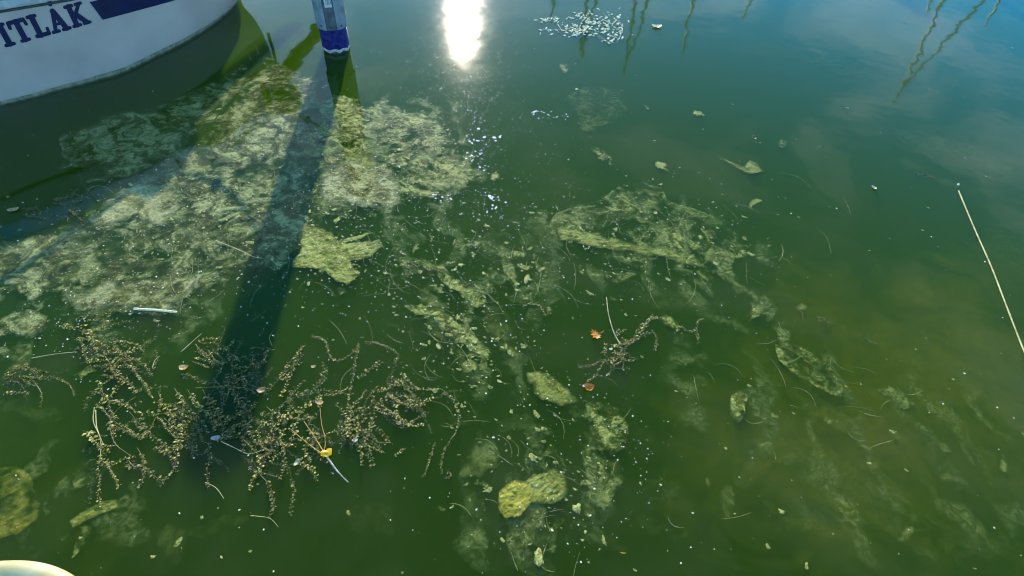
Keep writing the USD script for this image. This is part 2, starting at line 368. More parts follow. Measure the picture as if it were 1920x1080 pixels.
def blob(lines, r):
    return unary_union([LineString(l).buffer(w, quad_segs=6) for l, w in lines]).buffer(-r).buffer(r).buffer(r * .6).buffer(-r * .6)


def letter(ch):
    """fat slab letters, cap height 1, drawn with strokes"""
    if ch == 'T': return .86, blob([([(.42, .1), (.42, .88)], .125), ([(.10, .9), (.74, .9)], .09), ([(.09, .9), (.07, .70)], .075), ([(.75, .9), (.77, .70)], .075), ([(.26, .07), (.58, .07)], .075)], .01)
    if ch == 'I': return .52, blob([([(.25, .1), (.25, .9)], .125), ([(.10, .93), (.40, .93)], .075), ([(.08, .07), (.42, .07)], .075)], .01)
    if ch == 'L': return .74, blob([([(.25, .1), (.25, .9)], .125), ([(.09, .93), (.41, .93)], .075), ([(.10, .09), (.62, .09)], .09), ([(.63, .1), (.65, .30)], .07)], .01)
    if ch == 'A': return .96, blob([([(.20, .10), (.45, .90)], .085), ([(.70, .10), (.47, .90)], .13), ([(.28, .36), (.62, .36)], .06), ([(.08, .07), (.34, .07)], .075), ([(.55, .07), (.86, .07)], .075)], .01).union(LineString([(.50, 1.20), (.54, 1.30)]).buffer(.085))
    if ch == 'K': return .92, blob([([(.25, .1), (.25, .9)], .125), ([(.09, .93), (.41, .93)], .075), ([(.09, .07), (.41, .07)], .075), ([(.32, .45), (.70, .88)], .08), ([(.42, .52), (.72, .12)], .125), ([(.58, .93), (.84, .93)], .07), ([(.60, .07), (.88, .07)], .075)], .01)


# anchor the lettering from where it stands in the photograph: two points on the hull side
def hull_hit(x, y):
    r = ray(x, y); best = None
    for t in np.linspace(2.5, 8, 2200):
        p = EYE + r * t; d_ = p[:2] - T2; s_, o_ = d_ @ A2, d_ @ B2
        if 0 <= s_ <= 3 and 0 <= p[2] <= float(zr(s_)) and o_ <= float(hull_off(s_, p[2])): return s_, p[2]
    return None


def on_hull(poly, f_uv, out, fine=.02):
    """polygon -> thin decal mesh following the hull side"""
    a, b_, c_, d_ = poly.bounds
    parts = []
    for gx in np.arange(a, c_, fine):
        piece = poly.intersection(box(gx, b_ - 1, gx + fine, d_ + 1))
        for q in getattr(piece, 'geoms', [piece]):
            if q.geom_type == 'Polygon' and q.area > 1e-8:
                q = q.segmentize(fine)
                v, f = trimesh.creation.triangulate_polygon(q, engine='earcut'); parts.append(trimesh.Trimesh(np.c_[v, np.zeros(len(v))], f, process=False))
    m = cat_(parts); m.vertices = np.array([hull_pt(*f_uv(u, w), out) for u, w, _ in m.vertices]); return m


# image anchors -> (s, z) on the hull, then an affine map from letter space
h_base = [hull_hit(x, y) for x, y in ((27, 84), (168, 44))]          # foot of the I, foot of the K
h_top = [hull_hit(x, y) for x, y in ((20, 32), (146, 6))]            # top of the T bar, top of the K
print('lettering anchors', h_base, h_top)
word, adv = 'ITLAK', 0.0
cuts = []
for ch in word:
    w_, pg = letter(ch); cuts.append(affinity.translate(pg, adv, 0)); adv += w_
u0, u1 = .42, adv - .08
bs0, bs1 = np.array(h_base[0]), np.array(h_base[1])
capz = .5 * ((h_top[0][1] - h_base[0][1]) + (h_top[1][1] - h_base[1][1]))


def let_uv(u, v):
    k = (u - u0) / (u1 - u0); p = bs0 + (bs1 - bs0) * k
    return p[0], p[1] + v * capz * .97


for ch, pg in zip(word, cuts):
    obj('letter', moved(on_hull(pg, let_uv, .0025, .12), BO), 'navy_look', boat)
st_ = [hull_hit(x, y) for x, y in ((175, 14), (192, 37), (318, 3))]
print('stripe', st_)
(a0, z0_), (a1, z1_), (a2, z2_) = st_
slope = (z2_ - z1_) / (a2 - a1)


def stripe_low(s): return z1_ + slope * (s - a1)


pl = Polygon([(a0, z0_), (a1, z1_)] + [(s, stripe_low(s)) for s in np.linspace(a1, .02, 12)[1:]] + [(s, min(float(zr(s)) - .05, stripe_low(s) + .15)) for s in np.linspace(.02, a0 + .01, 12)])
obj('stripe', moved(on_hull(pl, lambda u, v: (u, v), .0025, .04), BO), 'navy_look', boat)
# tilted outboard motor
ob = thing('outboard_motor', 'black outboard motor tilted up on the stern of the white boat', 'motor', bp(-.1, .6, .6))
OO = bp(-.1, .6, .6)
rotz = trimesh.transformations.rotation_matrix(math.atan2(B2[1], B2[0]), [0, 0, 1]) @ trimesh.transformations.rotation_matrix(.5, [1, 0, 0])
obj('cowling', moved(rbox([.26, .42, .30], bp(-.12, .66, 1.02), .07, rotz), OO), 'engine_look', ob, smooth=40)
obj('clamp_bracket', moved(rbox([.18, .16, .26], bp(-.06, .64, .72), .02, rotz), OO), 'engine_look', ob, smooth=40)
leg = spline([bp(-.10, .66, .90), bp(-.35, .70, .72), bp(-.62, .76, .58), bp(-.80, .80, .50)], 6)
obj('leg', moved(tube(leg, np.linspace(.085, .05, len(leg)), 8), OO), 'engine_look', ob, smooth=True)
gb = spline([bp(-.72, .72, .50), bp(-.80, .80, .47), bp(-.84, .92, .45)], 4)
gc = obj('gearcase', moved(tube(gb, [.02, .045, .05, .05, .05, .05, .045, .03, .01], 8), OO), 'engine_look', ob, smooth=True)
pr = []
for k in range(3):
    th = k * 2.094 + .3; dr = np.array([*(A2 * math.cos(th)), math.sin(th)]); c0 = bp(-.85, .95, .45)
    pr.append(trimesh.Trimesh(np.vstack([c0 + dr * .02, c0 + dr * .06 + [0, 0, .03], c0 + dr * .12, c0 + dr * .07 - [0, 0, .035], c0 + dr * .06 + np.array([*B2, 0]) * .02]), [[0, 1, 4], [1, 2, 4], [2, 3, 4], [3, 0, 4], [0, 2, 1], [0, 3, 2]], process=False))
obj('propeller', moved(cat_(pr), OO), 'steel_look', gc)

# ---------------------------------------------------------------- mooring piles
def pile(at, height, label, text=True):
    t = thing('mooring_pile', label, 'pile', (*at, 0)); r = .103
    def ring(z0, z1, rad, mat, name, wob=0.0, n=48, rows=6):
        th = np.linspace(0, 2 * np.pi, n + 1); rr = []
        for k, z in enumerate(np.linspace(z0, z1, rows)):
            w = wob * (meshkit.noise(np.c_[np.cos(th) * 4, np.sin(th) * 4, th * 0], 5) - .5) * 2 * (k == 0)
            rr.append(np.c_[rad * np.cos(th), rad * np.sin(th), z + w])
        return obj(name, loft(rr), mat, t, smooth=True)
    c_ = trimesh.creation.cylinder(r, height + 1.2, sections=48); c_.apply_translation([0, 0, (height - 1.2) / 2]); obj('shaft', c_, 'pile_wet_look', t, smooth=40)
    ring(.012, .05, r + .0045, 'scale_look', 'scale_ring', .014)
    ring(.036, .205, r + .006, 'blue_paint_look', 'blue_band', .010)
    obj('cap', moved(trimesh.creation.cylinder(r + .02, .04, sections=48), (0, 0, -height - .02)), 'pile_steel_look', t, smooth=40)
    # folded grey sleeve with a recessed dark panel facing the pier
    th0 = math.atan2(-at[1], -at[0]); zz = (.195, height - .03)
    def strip(a0, a1, rad, mat, name, z=zz):
        th = np.linspace(a0, a1, max(3, int((a1 - a0) / .14))); o = []
        for z_ in np.linspace(z[0], z[1], 8):
            dent = .0035 * (meshkit.noise(np.c_[np.cos(th) * 9, np.sin(th) * 9, th * 0 + z_ * 9], 9) - .5)
            o.append(np.c_[(rad + dent) * np.cos(th), (rad + dent) * np.sin(th), np.full(len(th), z_)])
        inner = [np.c_[(rad - .010) * np.cos(th), (rad - .010) * np.sin(th), np.full(len(th), z_)] for z_ in (z[0], z[1])]
        bottom = loft([inner[0], o[0]])
        sides = [loft([np.array([[(rad - q) * math.cos(a), (rad - q) * math.sin(a), z_] for q in (.01, 0)]) for z_ in z]) for a in (a0, a1)]
        return obj(name, cat_([loft(o), bottom, *sides]), mat, t, smooth=30)
    strip(th0 + .30, th0 + 2 * np.pi - .42, r + .016, 'sleeve_look', 'sleeve')
    strip(th0 - .41, th0 + .29, r + .010, 'sleeve_dark_look', 'sleeve_seam')
    for a, z_ in ((.42, .235), (-.15, .215)) if False else ((-.62, .222), (.10, .217), (.75, .226)):
        q = trimesh.creation.icosphere(1, .0085); q.apply_translation([(r + .018) * math.cos(th0 - a), (r + .018) * math.sin(th0 - a), z_]); obj('rivet', q, 'ink_look', t, smooth=True)
    if text:
        th = np.linspace(-.26, .22, 8) + th0
        pp = obj('plate', loft([np.c_[(r + .0145) * np.cos(th), (r + .0145) * np.sin(th), np.full(8, z_)] for z_ in (.372, .372, .46, .46)][1:3]), 'plate_look', t, smooth=True, label='small grey metal number plate')
        tm = meshkit.text_mesh('EXLR', .034, .001); w_ = tm.bounds[1, 0]; tm = tm.subdivide()
        v = tm.vertices.copy(); a = th0 + .02 + (v[:, 0] - w_ / 2) / w_ * .38; rad = r + .0150 + v[:, 2]
        obj('plate_lettering', trimesh.Trimesh(np.c_[rad * np.cos(a), rad * np.sin(a), .392 + v[:, 1]], tm.faces, process=False), 'ink_look', pp)
    return t


P0 = g(631, 91)[:2]
pile(P0, 1.42, 'mooring pile with blue paint band and grey sleeve in front of the sun glint')
pile(np.array([-3.62, 7.0]), 1.5, 'mooring pile seen only as a reflection behind the white boat', text=False)
# mooring line from the pile to the stern of the boat
k0, k1 = np.array([*P0, 1.0]), bp(.2, .86, .95)
sag = [k0 + (k1 - k0) * t - [0, 0, .10 * math.sin(math.pi * t)] for t in np.linspace(0, 1, 18)]
ml = thing('mooring_line', 'pale rope tied from the near pile to the stern rail of the white boat', 'rope', k0)
obj('rope', moved(tube(sag, .010, 8), k0), 'rope_look', ml, smooth=True)
kn = trimesh.creation.icosphere(2, .032); kn.vertices *= 1 + .25 * (meshkit.noise(kn.vertices * 40, 2)[:, None] - .5); kn.apply_translation(sag[9]); obj('knot', moved(kn, k0), 'rope_look', ml, smooth=True)
lo = [np.array([*(P0 + .118 * np.array([math.cos(a), math.sin(a)])), 1.0 + .006 * a]) for a in np.linspace(0, 4 * np.pi, 50)]
obj('rope_turns', moved(tube(lo, .013, 6), k0), 'rope_look', ml, smooth=True)

# ---------------------------------------------------------------- cream bow of a dinghy at the bottom left
db = g(20, 1050, .75)
dg = thing('dinghy', 'cream dinghy bow with yellowish rim poking in at the lower left corner', 'dinghy', (db[0], db[1], 0))
c0 = np.array([-1.095, .024])
th = np.linspace(0, np.pi, 60)
def bow(k, z):
    ar = np.c_[c0[0] + k * .337 * np.cos(th), c0[1] + k * .337 * np.sin(th)]
    w = .337 * k; rt_ = np.array([[c0[0] + w * q, c0[1] - y] for q, y in ((.9, 1.7), (1.0, 1.2), (1.04, .6), (1.02, .25))])
    lf_ = np.array([[c0[0] - w * q, c0[1] - y] for q, y in ((1.02, .25), (1.04, .6), (1.0, 1.2), (.9, 1.7))])
    p = np.vstack([rt_, ar, lf_, rt_[:1]]); return np.c_[p, np.full(len(p), z)]



D0 = (db[0], db[1], 0)
obj('hull', moved(loft([bow(.55, -.15), bow(.75, .1), bow(.9, .4), bow(.975, .68)]), D0), 'cream_paint_look', dg, smooth=True)
obj('rim', moved(loft([bow(.975, .68), bow(1.0, .70), bow(1.005, .735), bow(.985, .755), bow(.93, .758), bow(.87, .752), bow(.855, .742)]), D0), 'cream_rim_look', dg, smooth=True)
obj('deck', moved(loft([bow(.86, .745), bow(.6, .752), bow(.3, .757), bow(.02, .76)]), D0), 'cream_paint_look', dg, smooth=True)

# ---------------------------------------------------------------- sailing boats across the basin (seen as mast reflections)
def yacht(tip, lean, furl, label):
    x, y, zt = tip
    t = thing('sailing_boat', label, 'boat', (x, y, 0), 'sailing boats moored across the basin')
    hv = []
    for s in np.linspace(0, 1, 24):
        hb = 1.0 * (1 - (2 * s - .75) ** 2 * .64) if s < .375 else 1.0 * max(0, 1 - ((s - .375) / .625) ** 2.2)
        hv.append(np.array([[o * hb * k, 6.2 * (s - .6) * -1 + 2.0, z] for o, k, z in ((-1, .0, -.4), (-1, .8, -.1), (-1, .95, .3), (-1, 1, .8), (0, 0, .88), (1, 1, .8), (1, .95, .3), (1, .8, -.1), (1, 0, -.4))]))
    obj('hull', loft(hv), 'yacht_hull_look', t, smooth=40)
    obj('cabin', rbox([1.1, 2.2, .5], (0, 1.6, 1.0), .12), 'yacht_hull_look', t, smooth=40)
    base = np.array([-lean * zt, 0, .8]); top = np.array([0, 0, zt])
    ma = obj('mast', tube([base, (base + top) / 2, top], [.085, .08, .055], 8), 'mast_look', t, smooth=True)
    obj('masthead', cat_([tube([[-.12, 0, zt - .02], [.12, 0, zt - .02]], .012, 6), tube([[0, 0, zt], [0, 0, zt + .12]], .008, 5)]), 'mast_look', ma)
    bo_ = obj('boom', tube([base + [0, 0, .9], base + [0, 2.6, .95]], .04, 8), 'mast_look', t, smooth=True)
    obj('sail_cover', tube(spline([base + [0, .05, 1.05], base + [0, 1.2, 1.08], base + [0, 2.5, 1.03]], 6), .11, 8), 'sailcloth_look', bo_, smooth=True)
    obj('spreader', tube([(base + top) / 2 + [-.35, 0, .2], (base + top) / 2 + [.35, 0, .2]], .012, 6), 'mast_look', ma)
    for sd in (-.9, .9):
        obj('shroud', tube([top - [0, 0, .3], np.array([sd + base[0] * .2, .1, .8])], .004, 4), 'mast_look', t)
    if furl:
        f0, f1 = top - [0, 0, furl[1]], np.array([furl[0], -2.0, .9])
        obj('furled_sail', tube([f0, (f0 + f1) / 2, f1], [.045, .075, .08], 8), 'mast_look', t, smooth=True)


def mirror(x, y, Y):
    p = g(x, y); r = ray(x, y) * [1, 1, -1]; return p + r * ((Y - p[1]) / r[1])


for px_, Y, furl, lb in (((1038, 36), 30, None, 'short masted sailing boat whose mast mirrors left of the floating petals'),
                         ((1090, 108), 28, (.9, .6), 'sailing boat whose mast mirrors behind the floating bright weed'),
                         ((1170, 150), 28, (.8, 1.1), 'sailing boat with the tall mirrored mast right of the bright weed'),
                         ((1280, 100), 29, None, 'sailing boat whose single mast mirrors right of the cream leaf'),
                         ((1394, 37), 30, None, 'sailing boat with the short mirrored mast near the top middle right'),
                         ((1735, 24), 28, None, 'sailing boat with only a mast tip mirrored beside the long mast'),
                         ((1680, 188), 27, (1.1, .9), 'sailing boat whose long wavy mast reflection reaches lowest at right'),
                         ((1845, 54), 28, None, 'sailing boat whose mast mirrors nearest the top right corner')):
    yacht(mirror(*px_, Y), .06 + .05 * (px_[0] > 1500), furl, lb)

# ---------------------------------------------------------------- algae films
def film(name, label, cat, poly, z, mat, res=.007, warp=.03, wscale=6.0, relief=.006, rscale=26.0, edge=.05, holes=0.0, rim=0.0, group=None, seed=0, base=1.0, curl=0.0, cracks=None):
    cracks = {'scum_look': .75, 'slime_look': .8, 'crust_look': .75, 'pale_look': .55, 'yellow_look': .6}.get(mat, 0) if cracks is None else cracks
    P = np.array([g(x, y, z)[:2] for x, y in poly]); lo, hi = P.min(0) - 2.2 * warp - .02, P.max(0) + 2.2 * warp + .02
    nx, ny = np.maximum(np.ceil((hi - lo) / res).astype(int), 4)
    im = Image.new('L', (int(nx), int(ny))); ImageDraw.Draw(im).polygon([tuple((p - lo) / res) for p in P], fill=1)
    a = np.asarray(im); sdf = (ndimage.distance_transform_edt(a) - ndimage.distance_transform_edt(1 - a)) * res
    X, Y = np.meshgrid(lo[0] + np.arange(nx) * res, lo[1] + np.arange(ny) * res)
    q = np.stack([X, Y, np.full_like(X, seed * 1.7)], -1)
    wx = (meshkit.fbm(q * wscale, 5, seed) - .5) * 2.6 * warp; wy = (meshkit.fbm(q * wscale, 5, seed + 50) - .5) * 2.6 * warp
    s = ndimage.map_coordinates(sdf, [(Y + wy - lo[1]) / res, (X + wx - lo[0]) / res], order=1, mode='nearest')
    th = np.clip(s / edge, 0, 1) * base * {'pale_look': .9, 'crust_look': .72, 'yellow_look': .8, 'swirl_look': 1.0}.get(mat, .55)
    if holes: th = th - holes * np.clip((meshkit.fbm(q * wscale * 1.3, 4, seed + 9) - .52) * 6, 0, 1)
    if rim: th = th * (1 - rim) + rim * 1.2 * np.exp(-((s - .016) / .013) ** 2) * (s > 0)
    if cracks:
        cr = np.ones_like(th)
        for k_, wd in ((5.5, .018), (15.0, .035), (38.0, .055)):
            q3 = q * k_ + (meshkit.fbm(q * k_ * 1.7, 3, seed + 31)[..., None] - .5) * 1.6 * np.array([1, .8, 0])
            ln = np.abs(meshkit.fbm(q3 + 11.3, 3, seed + 33) - .5)
            gate = np.clip((meshkit.fbm(q * k_ * .35 + 4.1, 2, seed + 35) - .40) * 8, 0, 1)
            cr *= 1 - gate * np.clip(1 - ln / wd, 0, 1) ** 1.5
        th = th * (1 - cracks * (1 - cr))
    keep = s > 0
    q2 = q * rscale + (meshkit.fbm(q * rscale * .6, 3, seed + 3)[..., None] - .5) * 2.4
    rid = 1 - np.abs(2 * meshkit.fbm(q2, 4, seed + 5) - 1) * 2
    Z = z + relief * .7 * (rid - .55) * np.clip(th, 0, 1) ** .5 - curl * np.exp(-s / .02) + .5 * relief * (meshkit.fbm(q * rscale * 4, 2, seed + 6) - .5)
    idx = np.full(X.shape, -1); idx[keep] = np.arange(keep.sum())
    qd = np.stack([idx[:-1, :-1], idx[:-1, 1:], idx[1:, 1:], idx[1:, :-1]], -1).reshape(-1, 4); qd = qd[(qd >= 0).all(1)]
    v = np.stack([X, Y, Z], -1)[keep]
    used = np.unique(qd); back = np.full(len(v), -1); back[used] = np.arange(len(used)); v = v[used]; qd = back[qd]
    if len(v) < 4: return None
    o = np.array([*v[:, :2].mean(0), 0])
    pr_ = usdkit.mesh(stage, path_of(name), (v, qd), MAT[mat], smooth=True)
    UsdGeom.PrimvarsAPI(pr_).CreatePrimvar('thick', Sdf.ValueTypeNames.FloatArray, 'vertex').Set(Vt.FloatArray.FromNumpy(th[keep][used].astype(np.float32)))
    return tag(pr_.GetPrim(), label, cat, group)


AL = 'algae'
film('algae_mat', 'largest grey green algae mat spreading from the boat to the pile shadow', AL,
     [(-60, 470), (60, 440), (140, 410), (200, 380), (270, 330), (350, 270), (430, 200), (470, 150), (500, 105), (560, 130), (600, 150), (610, 250), (590, 330), (575, 420), (545, 512), (480, 535), (400, 545), (350, 578), (300, 594), (200, 588), (112, 585), (104, 545), (40, 545), (-60, 560)],
     -.010, 'scum_look', res=.0065, warp=.05, relief=.010, holes=.35, seed=1, edge=.11)
film('algae_mat', 'dim algae mat lying in the shadow under the white boat hull', AL,
     [(115, 250), (200, 215), (300, 200), (400, 150), (460, 120), (470, 150), (400, 230), (330, 290), (250, 330), (160, 345), (120, 310)], -.014, 'scum_look', res=.009, warp=.05, relief=.007, seed=2, edge=.11)
film('algae_mat', 'greenish algae mat around the mirrored pile, ending at a rounded right edge', AL,
     [(605, 160), (650, 175), (700, 195), (760, 205), (820, 205), (838, 245), (865, 295), (880, 345), (835, 372), (760, 385), (740, 402), (650, 410), (580, 405), (580, 330), (600, 250)], -.009, 'slime_look', res=.0065, warp=.045, relief=.010, holes=.55, seed=3, edge=.11)
film('algae_mat', 'thick pale algae slab under the foot of the mirrored pile', AL,
     [(600, 318), (650, 300), (700, 305), (740, 315), (745, 350), (758, 375), (735, 392), (670, 388), (605, 385), (595, 350)], -.004, 'crust_look', res=.006, warp=.02, relief=.009, seed=4, edge=.08)
film('algae_mat', 'pale algae tongue with finger lobes right of the pile shadow', AL,
     [(575, 415), (605, 425), (640, 450), (690, 432), (705, 436), (650, 458), (715, 448), (724, 462), (690, 482), (660, 490), (678, 512), (650, 533), (632, 525), (610, 503), (565, 505), (550, 500)], -.004, 'pale_look', res=.005, warp=.018, wscale=12, relief=.009, seed=5, edge=.025)
film('algae_mat', 'smooth buff algae crust between the boat shadow and the white stick', AL,
     [(205, 372), (262, 342), (330, 350), (350, 370), (330, 400), (300, 425), (250, 412), (180, 425), (165, 412)], -.003, 'crust_look', res=.006, warp=.025, relief=.006, seed=6, edge=.08)
film('algae_mat', 'mottled algae crust filling the space left of the pile shadow', AL,
     [(300, 330), (380, 280), (470, 230), (530, 205), (575, 210), (560, 300), (520, 380), (490, 470), (440, 500), (370, 470), (330, 420), (350, 380)], -.0045, 'scum_look', res=.006, warp=.05, relief=.011, holes=.6, seed=7, base=.9)
film('algae_mat', 'olive algae patch with brown weed at the left edge below the boat shadow', AL,
     [(-30, 455), (80, 432), (165, 415), (180, 470), (120, 490), (60, 520), (-30, 545)], -.004, 'scum_look', res=.006, warp=.03, relief=.010, holes=.5, seed=8, edge=.11)
film('algae_mat', 'pale algae sheet just above the white stick', AL,
     [(118, 540), (190, 525), (270, 515), (340, 500), (400, 510), (360, 550), (330, 585), (250, 590), (180, 582), (125, 580)], -.004, 'crust_look', res=.006, warp=.03, relief=.007, holes=.25, seed=9, edge=.08)
film('algae_mat', 'broken grey scum at the left edge above the brown pondweed', AL,
     [(-30, 540), (90, 530), (110, 580), (95, 620), (40, 640), (20, 680), (-30, 700)], -.006, 'scum_look', res=.006, warp=.05, relief=.010, holes=.9, seed=10, base=.8)
film('algae_mat', 'broad green algae mat right of centre holding a small tan leaf', AL,
     [(1018, 425), (1040, 395), (1110, 385), (1150, 355), (1200, 338), (1240, 352), (1260, 378), (1320, 395), (1365, 418), (1400, 450), (1424, 480), (1400, 498), (1370, 505), (1345, 535), (1318, 525), (1280, 498), (1235, 490), (1205, 508), (1140, 480), (1090, 470), (1045, 455)],
     -.016, 'slime_look', res=.0055, warp=.035, relief=.012, holes=.75, rim=.30, seed=11, curl=.006, edge=.09)
film('algae_mat', 'brighter algae fold inside the broad mat right of centre', AL,
     [(1040, 420), (1090, 425), (1130, 440), (1190, 455), (1260, 462), (1300, 475), (1335, 510), (1300, 500), (1240, 478), (1170, 475), (1090, 462), (1050, 450)], -.009, 'pale_look', res=.005, warp=.035, relief=.009, holes=.8, seed=12, base=.75, edge=.04)
film('algae_mat', 'small kite shaped algae piece below the broad mat right of centre', AL,
     [(1130, 505), (1185, 508), (1195, 515), (1155, 535), (1135, 522)], -.012, 'slime_look', res=.004, warp=.012, wscale=14, relief=.006, seed=13, edge=.02)
film('algae_mat', 'faint submerged algae shelf below the broad mat right of centre', AL,
     [(1170, 540), (1230, 528), (1310, 545), (1345, 580), (1330, 605), (1260, 585), (1200, 570)], -.06, 'veil_look', res=.009, warp=.04, relief=.01, seed=14)
film('algae_mat', 'faint submerged cone of algae near the mirrored masts', AL,
     [(1058, 165), (1120, 160), (1188, 170), (1180, 215), (1140, 235), (1100, 262), (1082, 225)], -.045, 'slime_look', res=.011, warp=.05, relief=.01, seed=15, base=.8)
film('algae_mat', 'ragged algae ribbon curving down through the centre', AL,
     [(752, 566), (790, 572), (830, 582), (868, 608), (895, 640), (918, 665), (918, 700), (905, 712), (900, 680), (870, 655), (845, 625), (815, 598), (780, 590)], -.006, 'slime_look', res=.0045, warp=.03, wscale=10, relief=.009, seed=16, edge=.03)
film('algae_mat', 'thin algae drift hanging below the central ribbon', AL,
     [(800, 600), (850, 640), (905, 690), (910, 720), (870, 720), (850, 690), (840, 650), (800, 625)], -.02, 'veil_look', res=.006, warp=.04, relief=.008, seed=17, base=.9)
film('algae_mat', 'lacy algae strip slanting from the finger lobes to the centre', AL,
     [(745, 480), (800, 482), (832, 495), (870, 525), (920, 560), (935, 590), (905, 580), (860, 545), (820, 530), (790, 510), (755, 495)], -.006, 'slime_look', res=.0045, warp=.03, wscale=10, relief=.010, seed=18, edge=.03)
film('algae_mat', 'thin algae drift down the middle left of the coiled pondweed', AL,
     [(890, 570), (940, 575), (965, 620), (985, 660), (975, 705), (945, 700), (935, 650), (900, 610)], -.02, 'veil_look', res=.006, warp=.05, relief=.008, seed=19, base=1.0)
film('algae_mat', 'leaf shaped green algae piece above the fallen orange leaf', AL,
     [(986, 698), (1008, 696), (1040, 708), (1068, 730), (1085, 752), (1050, 760), (1020, 752), (998, 738)], -.008, 'pale_look', res=.004, warp=0.020, wscale=11, relief=.006, seed=20, edge=.03, base=.75)
film('algae_mat', 'rounded speckled algae lobe lower right of the leaf shaped piece', AL,
     [(1093, 756), (1120, 750), (1160, 765), (1184, 800), (1180, 838), (1160, 850), (1130, 848), (1110, 830), (1098, 795)], -.010, 'slime_look', res=.004, warp=0.034, wscale=11, relief=.010, seed=21, edge=.03, rim=.2)
film('algae_mat', 'thin algae tail hanging under the rounded speckled lobe', AL,
     [(1120, 850), (1165, 852), (1172, 890), (1150, 930), (1128, 960), (1110, 940), (1130, 900)], -.02, 'slime_look', res=.005, warp=.03, relief=.008, seed=22, base=.7)
film('algae_mat', 'dim round algae disc left of the thin algae tail', AL,
     [(1090, 860), (1115, 856), (1120, 890), (1108, 925), (1090, 915), (1085, 885)], -.04, 'veil_look', res=.006, warp=.02, relief=.006, seed=23)
film('algae_mat', 'bright yellow algae lump at the bottom centre', AL,
     [(938, 920), (960, 902), (985, 905), (1000, 925), (990, 950), (975, 965), (950, 968), (936, 948)], -.003, 'yellow_look', res=.0035, warp=0.020, wscale=11, relief=.010, seed=24, edge=.02)
film('algae_mat', 'yellow green algae fold joined right of the bright yellow lump', AL,
     [(985, 905), (1005, 882), (1040, 872), (1065, 885), (1068, 910), (1050, 935), (1015, 945), (995, 940)], -.006, 'pale_look', res=.004, warp=0.025, wscale=11, relief=.010, seed=25, edge=.025)
film('algae_mat', 'speckled thin algae fan above the yellow lump', AL,
     [(978, 865), (1010, 840), (1045, 830), (1068, 855), (1070, 885), (1035, 872), (995, 890)], -.012, 'slime_look', res=.0045, warp=0.034, wscale=11, relief=.008, seed=26, base=.7)
film('algae_mat', 'dim rounded algae fan below the yellow lump', AL,
     [(935, 972), (975, 965), (1005, 975), (1020, 1000), (1010, 1020), (975, 1045), (935, 1035), (918, 1020)], -.016, 'slime_look', res=.0045, warp=0.034, wscale=11, relief=.009, seed=27, base=.7)
film('algae_mat', 'slender dim algae piece right of the rounded fan at bottom centre', AL,
     [(1035, 970), (1060, 950), (1082, 975), (1070, 1010), (1045, 1040), (1015, 1042), (1022, 1010)], -.018, 'slime_look', res=.0045, warp=0.034, wscale=11, relief=.008, seed=28, base=.65)
film('algae_mat', 'pale translucent algae blade left of the speckled fan', AL,
     [(863, 880), (885, 840), (915, 822), (938, 835), (935, 875), (905, 895), (865, 897)], -.02, 'pale_look', res=.0045, warp=0.025, wscale=11, relief=.006, seed=29, base=.55)
film('algae_mat', 'faint hanging algae veil at the far bottom centre left', AL,
     [(870, 910), (910, 930), (920, 975), (900, 1040), (875, 1060), (865, 1000)], -.05, 'veil_look', res=.007, warp=.04, relief=.01, seed=30)
film('algae_mat', 'oval algae ring at the right below the broad mat', AL,
     [(1450, 642), (1490, 645), (1520, 660), (1560, 690), (1585, 720), (1580, 745), (1540, 732), (1500, 708), (1460, 678)], -.010, 'slime_look', res=.004, warp=.015, wscale=12, relief=.010, rim=.62, seed=31)
film('algae_mat', 'faint algae veil trailing below the oval ring', AL,
     [(1480, 725), (1540, 745), (1600, 770), (1640, 800), (1625, 825), (1560, 800), (1500, 765)], -.04, 'veil_look', res=.007, warp=.04, relief=.01, seed=32)
film('algae_mat', 'fish shaped algae piece right of the oval ring', AL,
     [(1640, 730), (1665, 722), (1695, 735), (1718, 758), (1700, 768), (1660, 755)], -.022, 'slime_look', res=.0045, warp=.014, relief=.008, seed=33, base=.85)
film('algae_mat', 'upright bean of pale algae left of the oval ring', AL,
     [(1370, 738), (1388, 732), (1400, 745), (1398, 775), (1385, 795), (1370, 780)], -.006, 'slime_look', res=.0035, warp=.010, wscale=16, relief=.010, seed=34, edge=.02, rim=.3)
film('algae_mat', 'smooth oval algae blade standing alone at the bottom right of centre', AL,
     [(1358, 908), (1372, 912), (1380, 940), (1370, 972), (1360, 974), (1347, 950), (1346, 925)], -.022, 'pale_look', res=.004, warp=.006, relief=.005, seed=35, base=.6)
film('algae_mat', 'hook shaped pale algae wisp above the broad mat', AL,
     [(1342, 290), (1375, 305), (1395, 312), (1405, 298), (1420, 305), (1430, 322), (1410, 328), (1380, 315)], -.007, 'pale_look', res=.0045, warp=.010, relief=.006, seed=36, edge=.02)
film('algae_mat', 'small curled algae crescent right above the broad mat', AL,
     [(1404, 378), (1418, 370), (1434, 376), (1426, 378), (1412, 386), (1408, 394)], -.006, 'pale_look', res=.004, warp=.005, relief=.005, seed=37, edge=.015)
film('algae_mat', 'olive algae clump against the lower left edge', AL,
     [(-20, 880), (25, 868), (60, 890), (78, 930), (70, 975), (40, 1000), (0, 1010), (-20, 1015)], -.012, 'yellow_look', res=.0045, warp=.03, relief=.012, holes=.6, seed=38, base=1.2, rim=.3)
film('algae_mat', 'long pale olive algae strip beside the lower left clump', AL,
     [(130, 975), (160, 955), (190, 940), (222, 936), (226, 950), (200, 960), (160, 978), (135, 990)], -.008, 'pale_look', res=.0035, warp=.008, relief=.008, seed=39, edge=.02)
film('algae_mat', 'wrinkled thin algae flap under the long pale olive strip', AL,
     [(110, 1005), (150, 985), (175, 978), (170, 1010), (145, 1035), (130, 1050), (140, 1010), (115, 1015)], -.014, 'slime_look', res=.004, warp=.015, relief=.008, seed=40, base=.8)
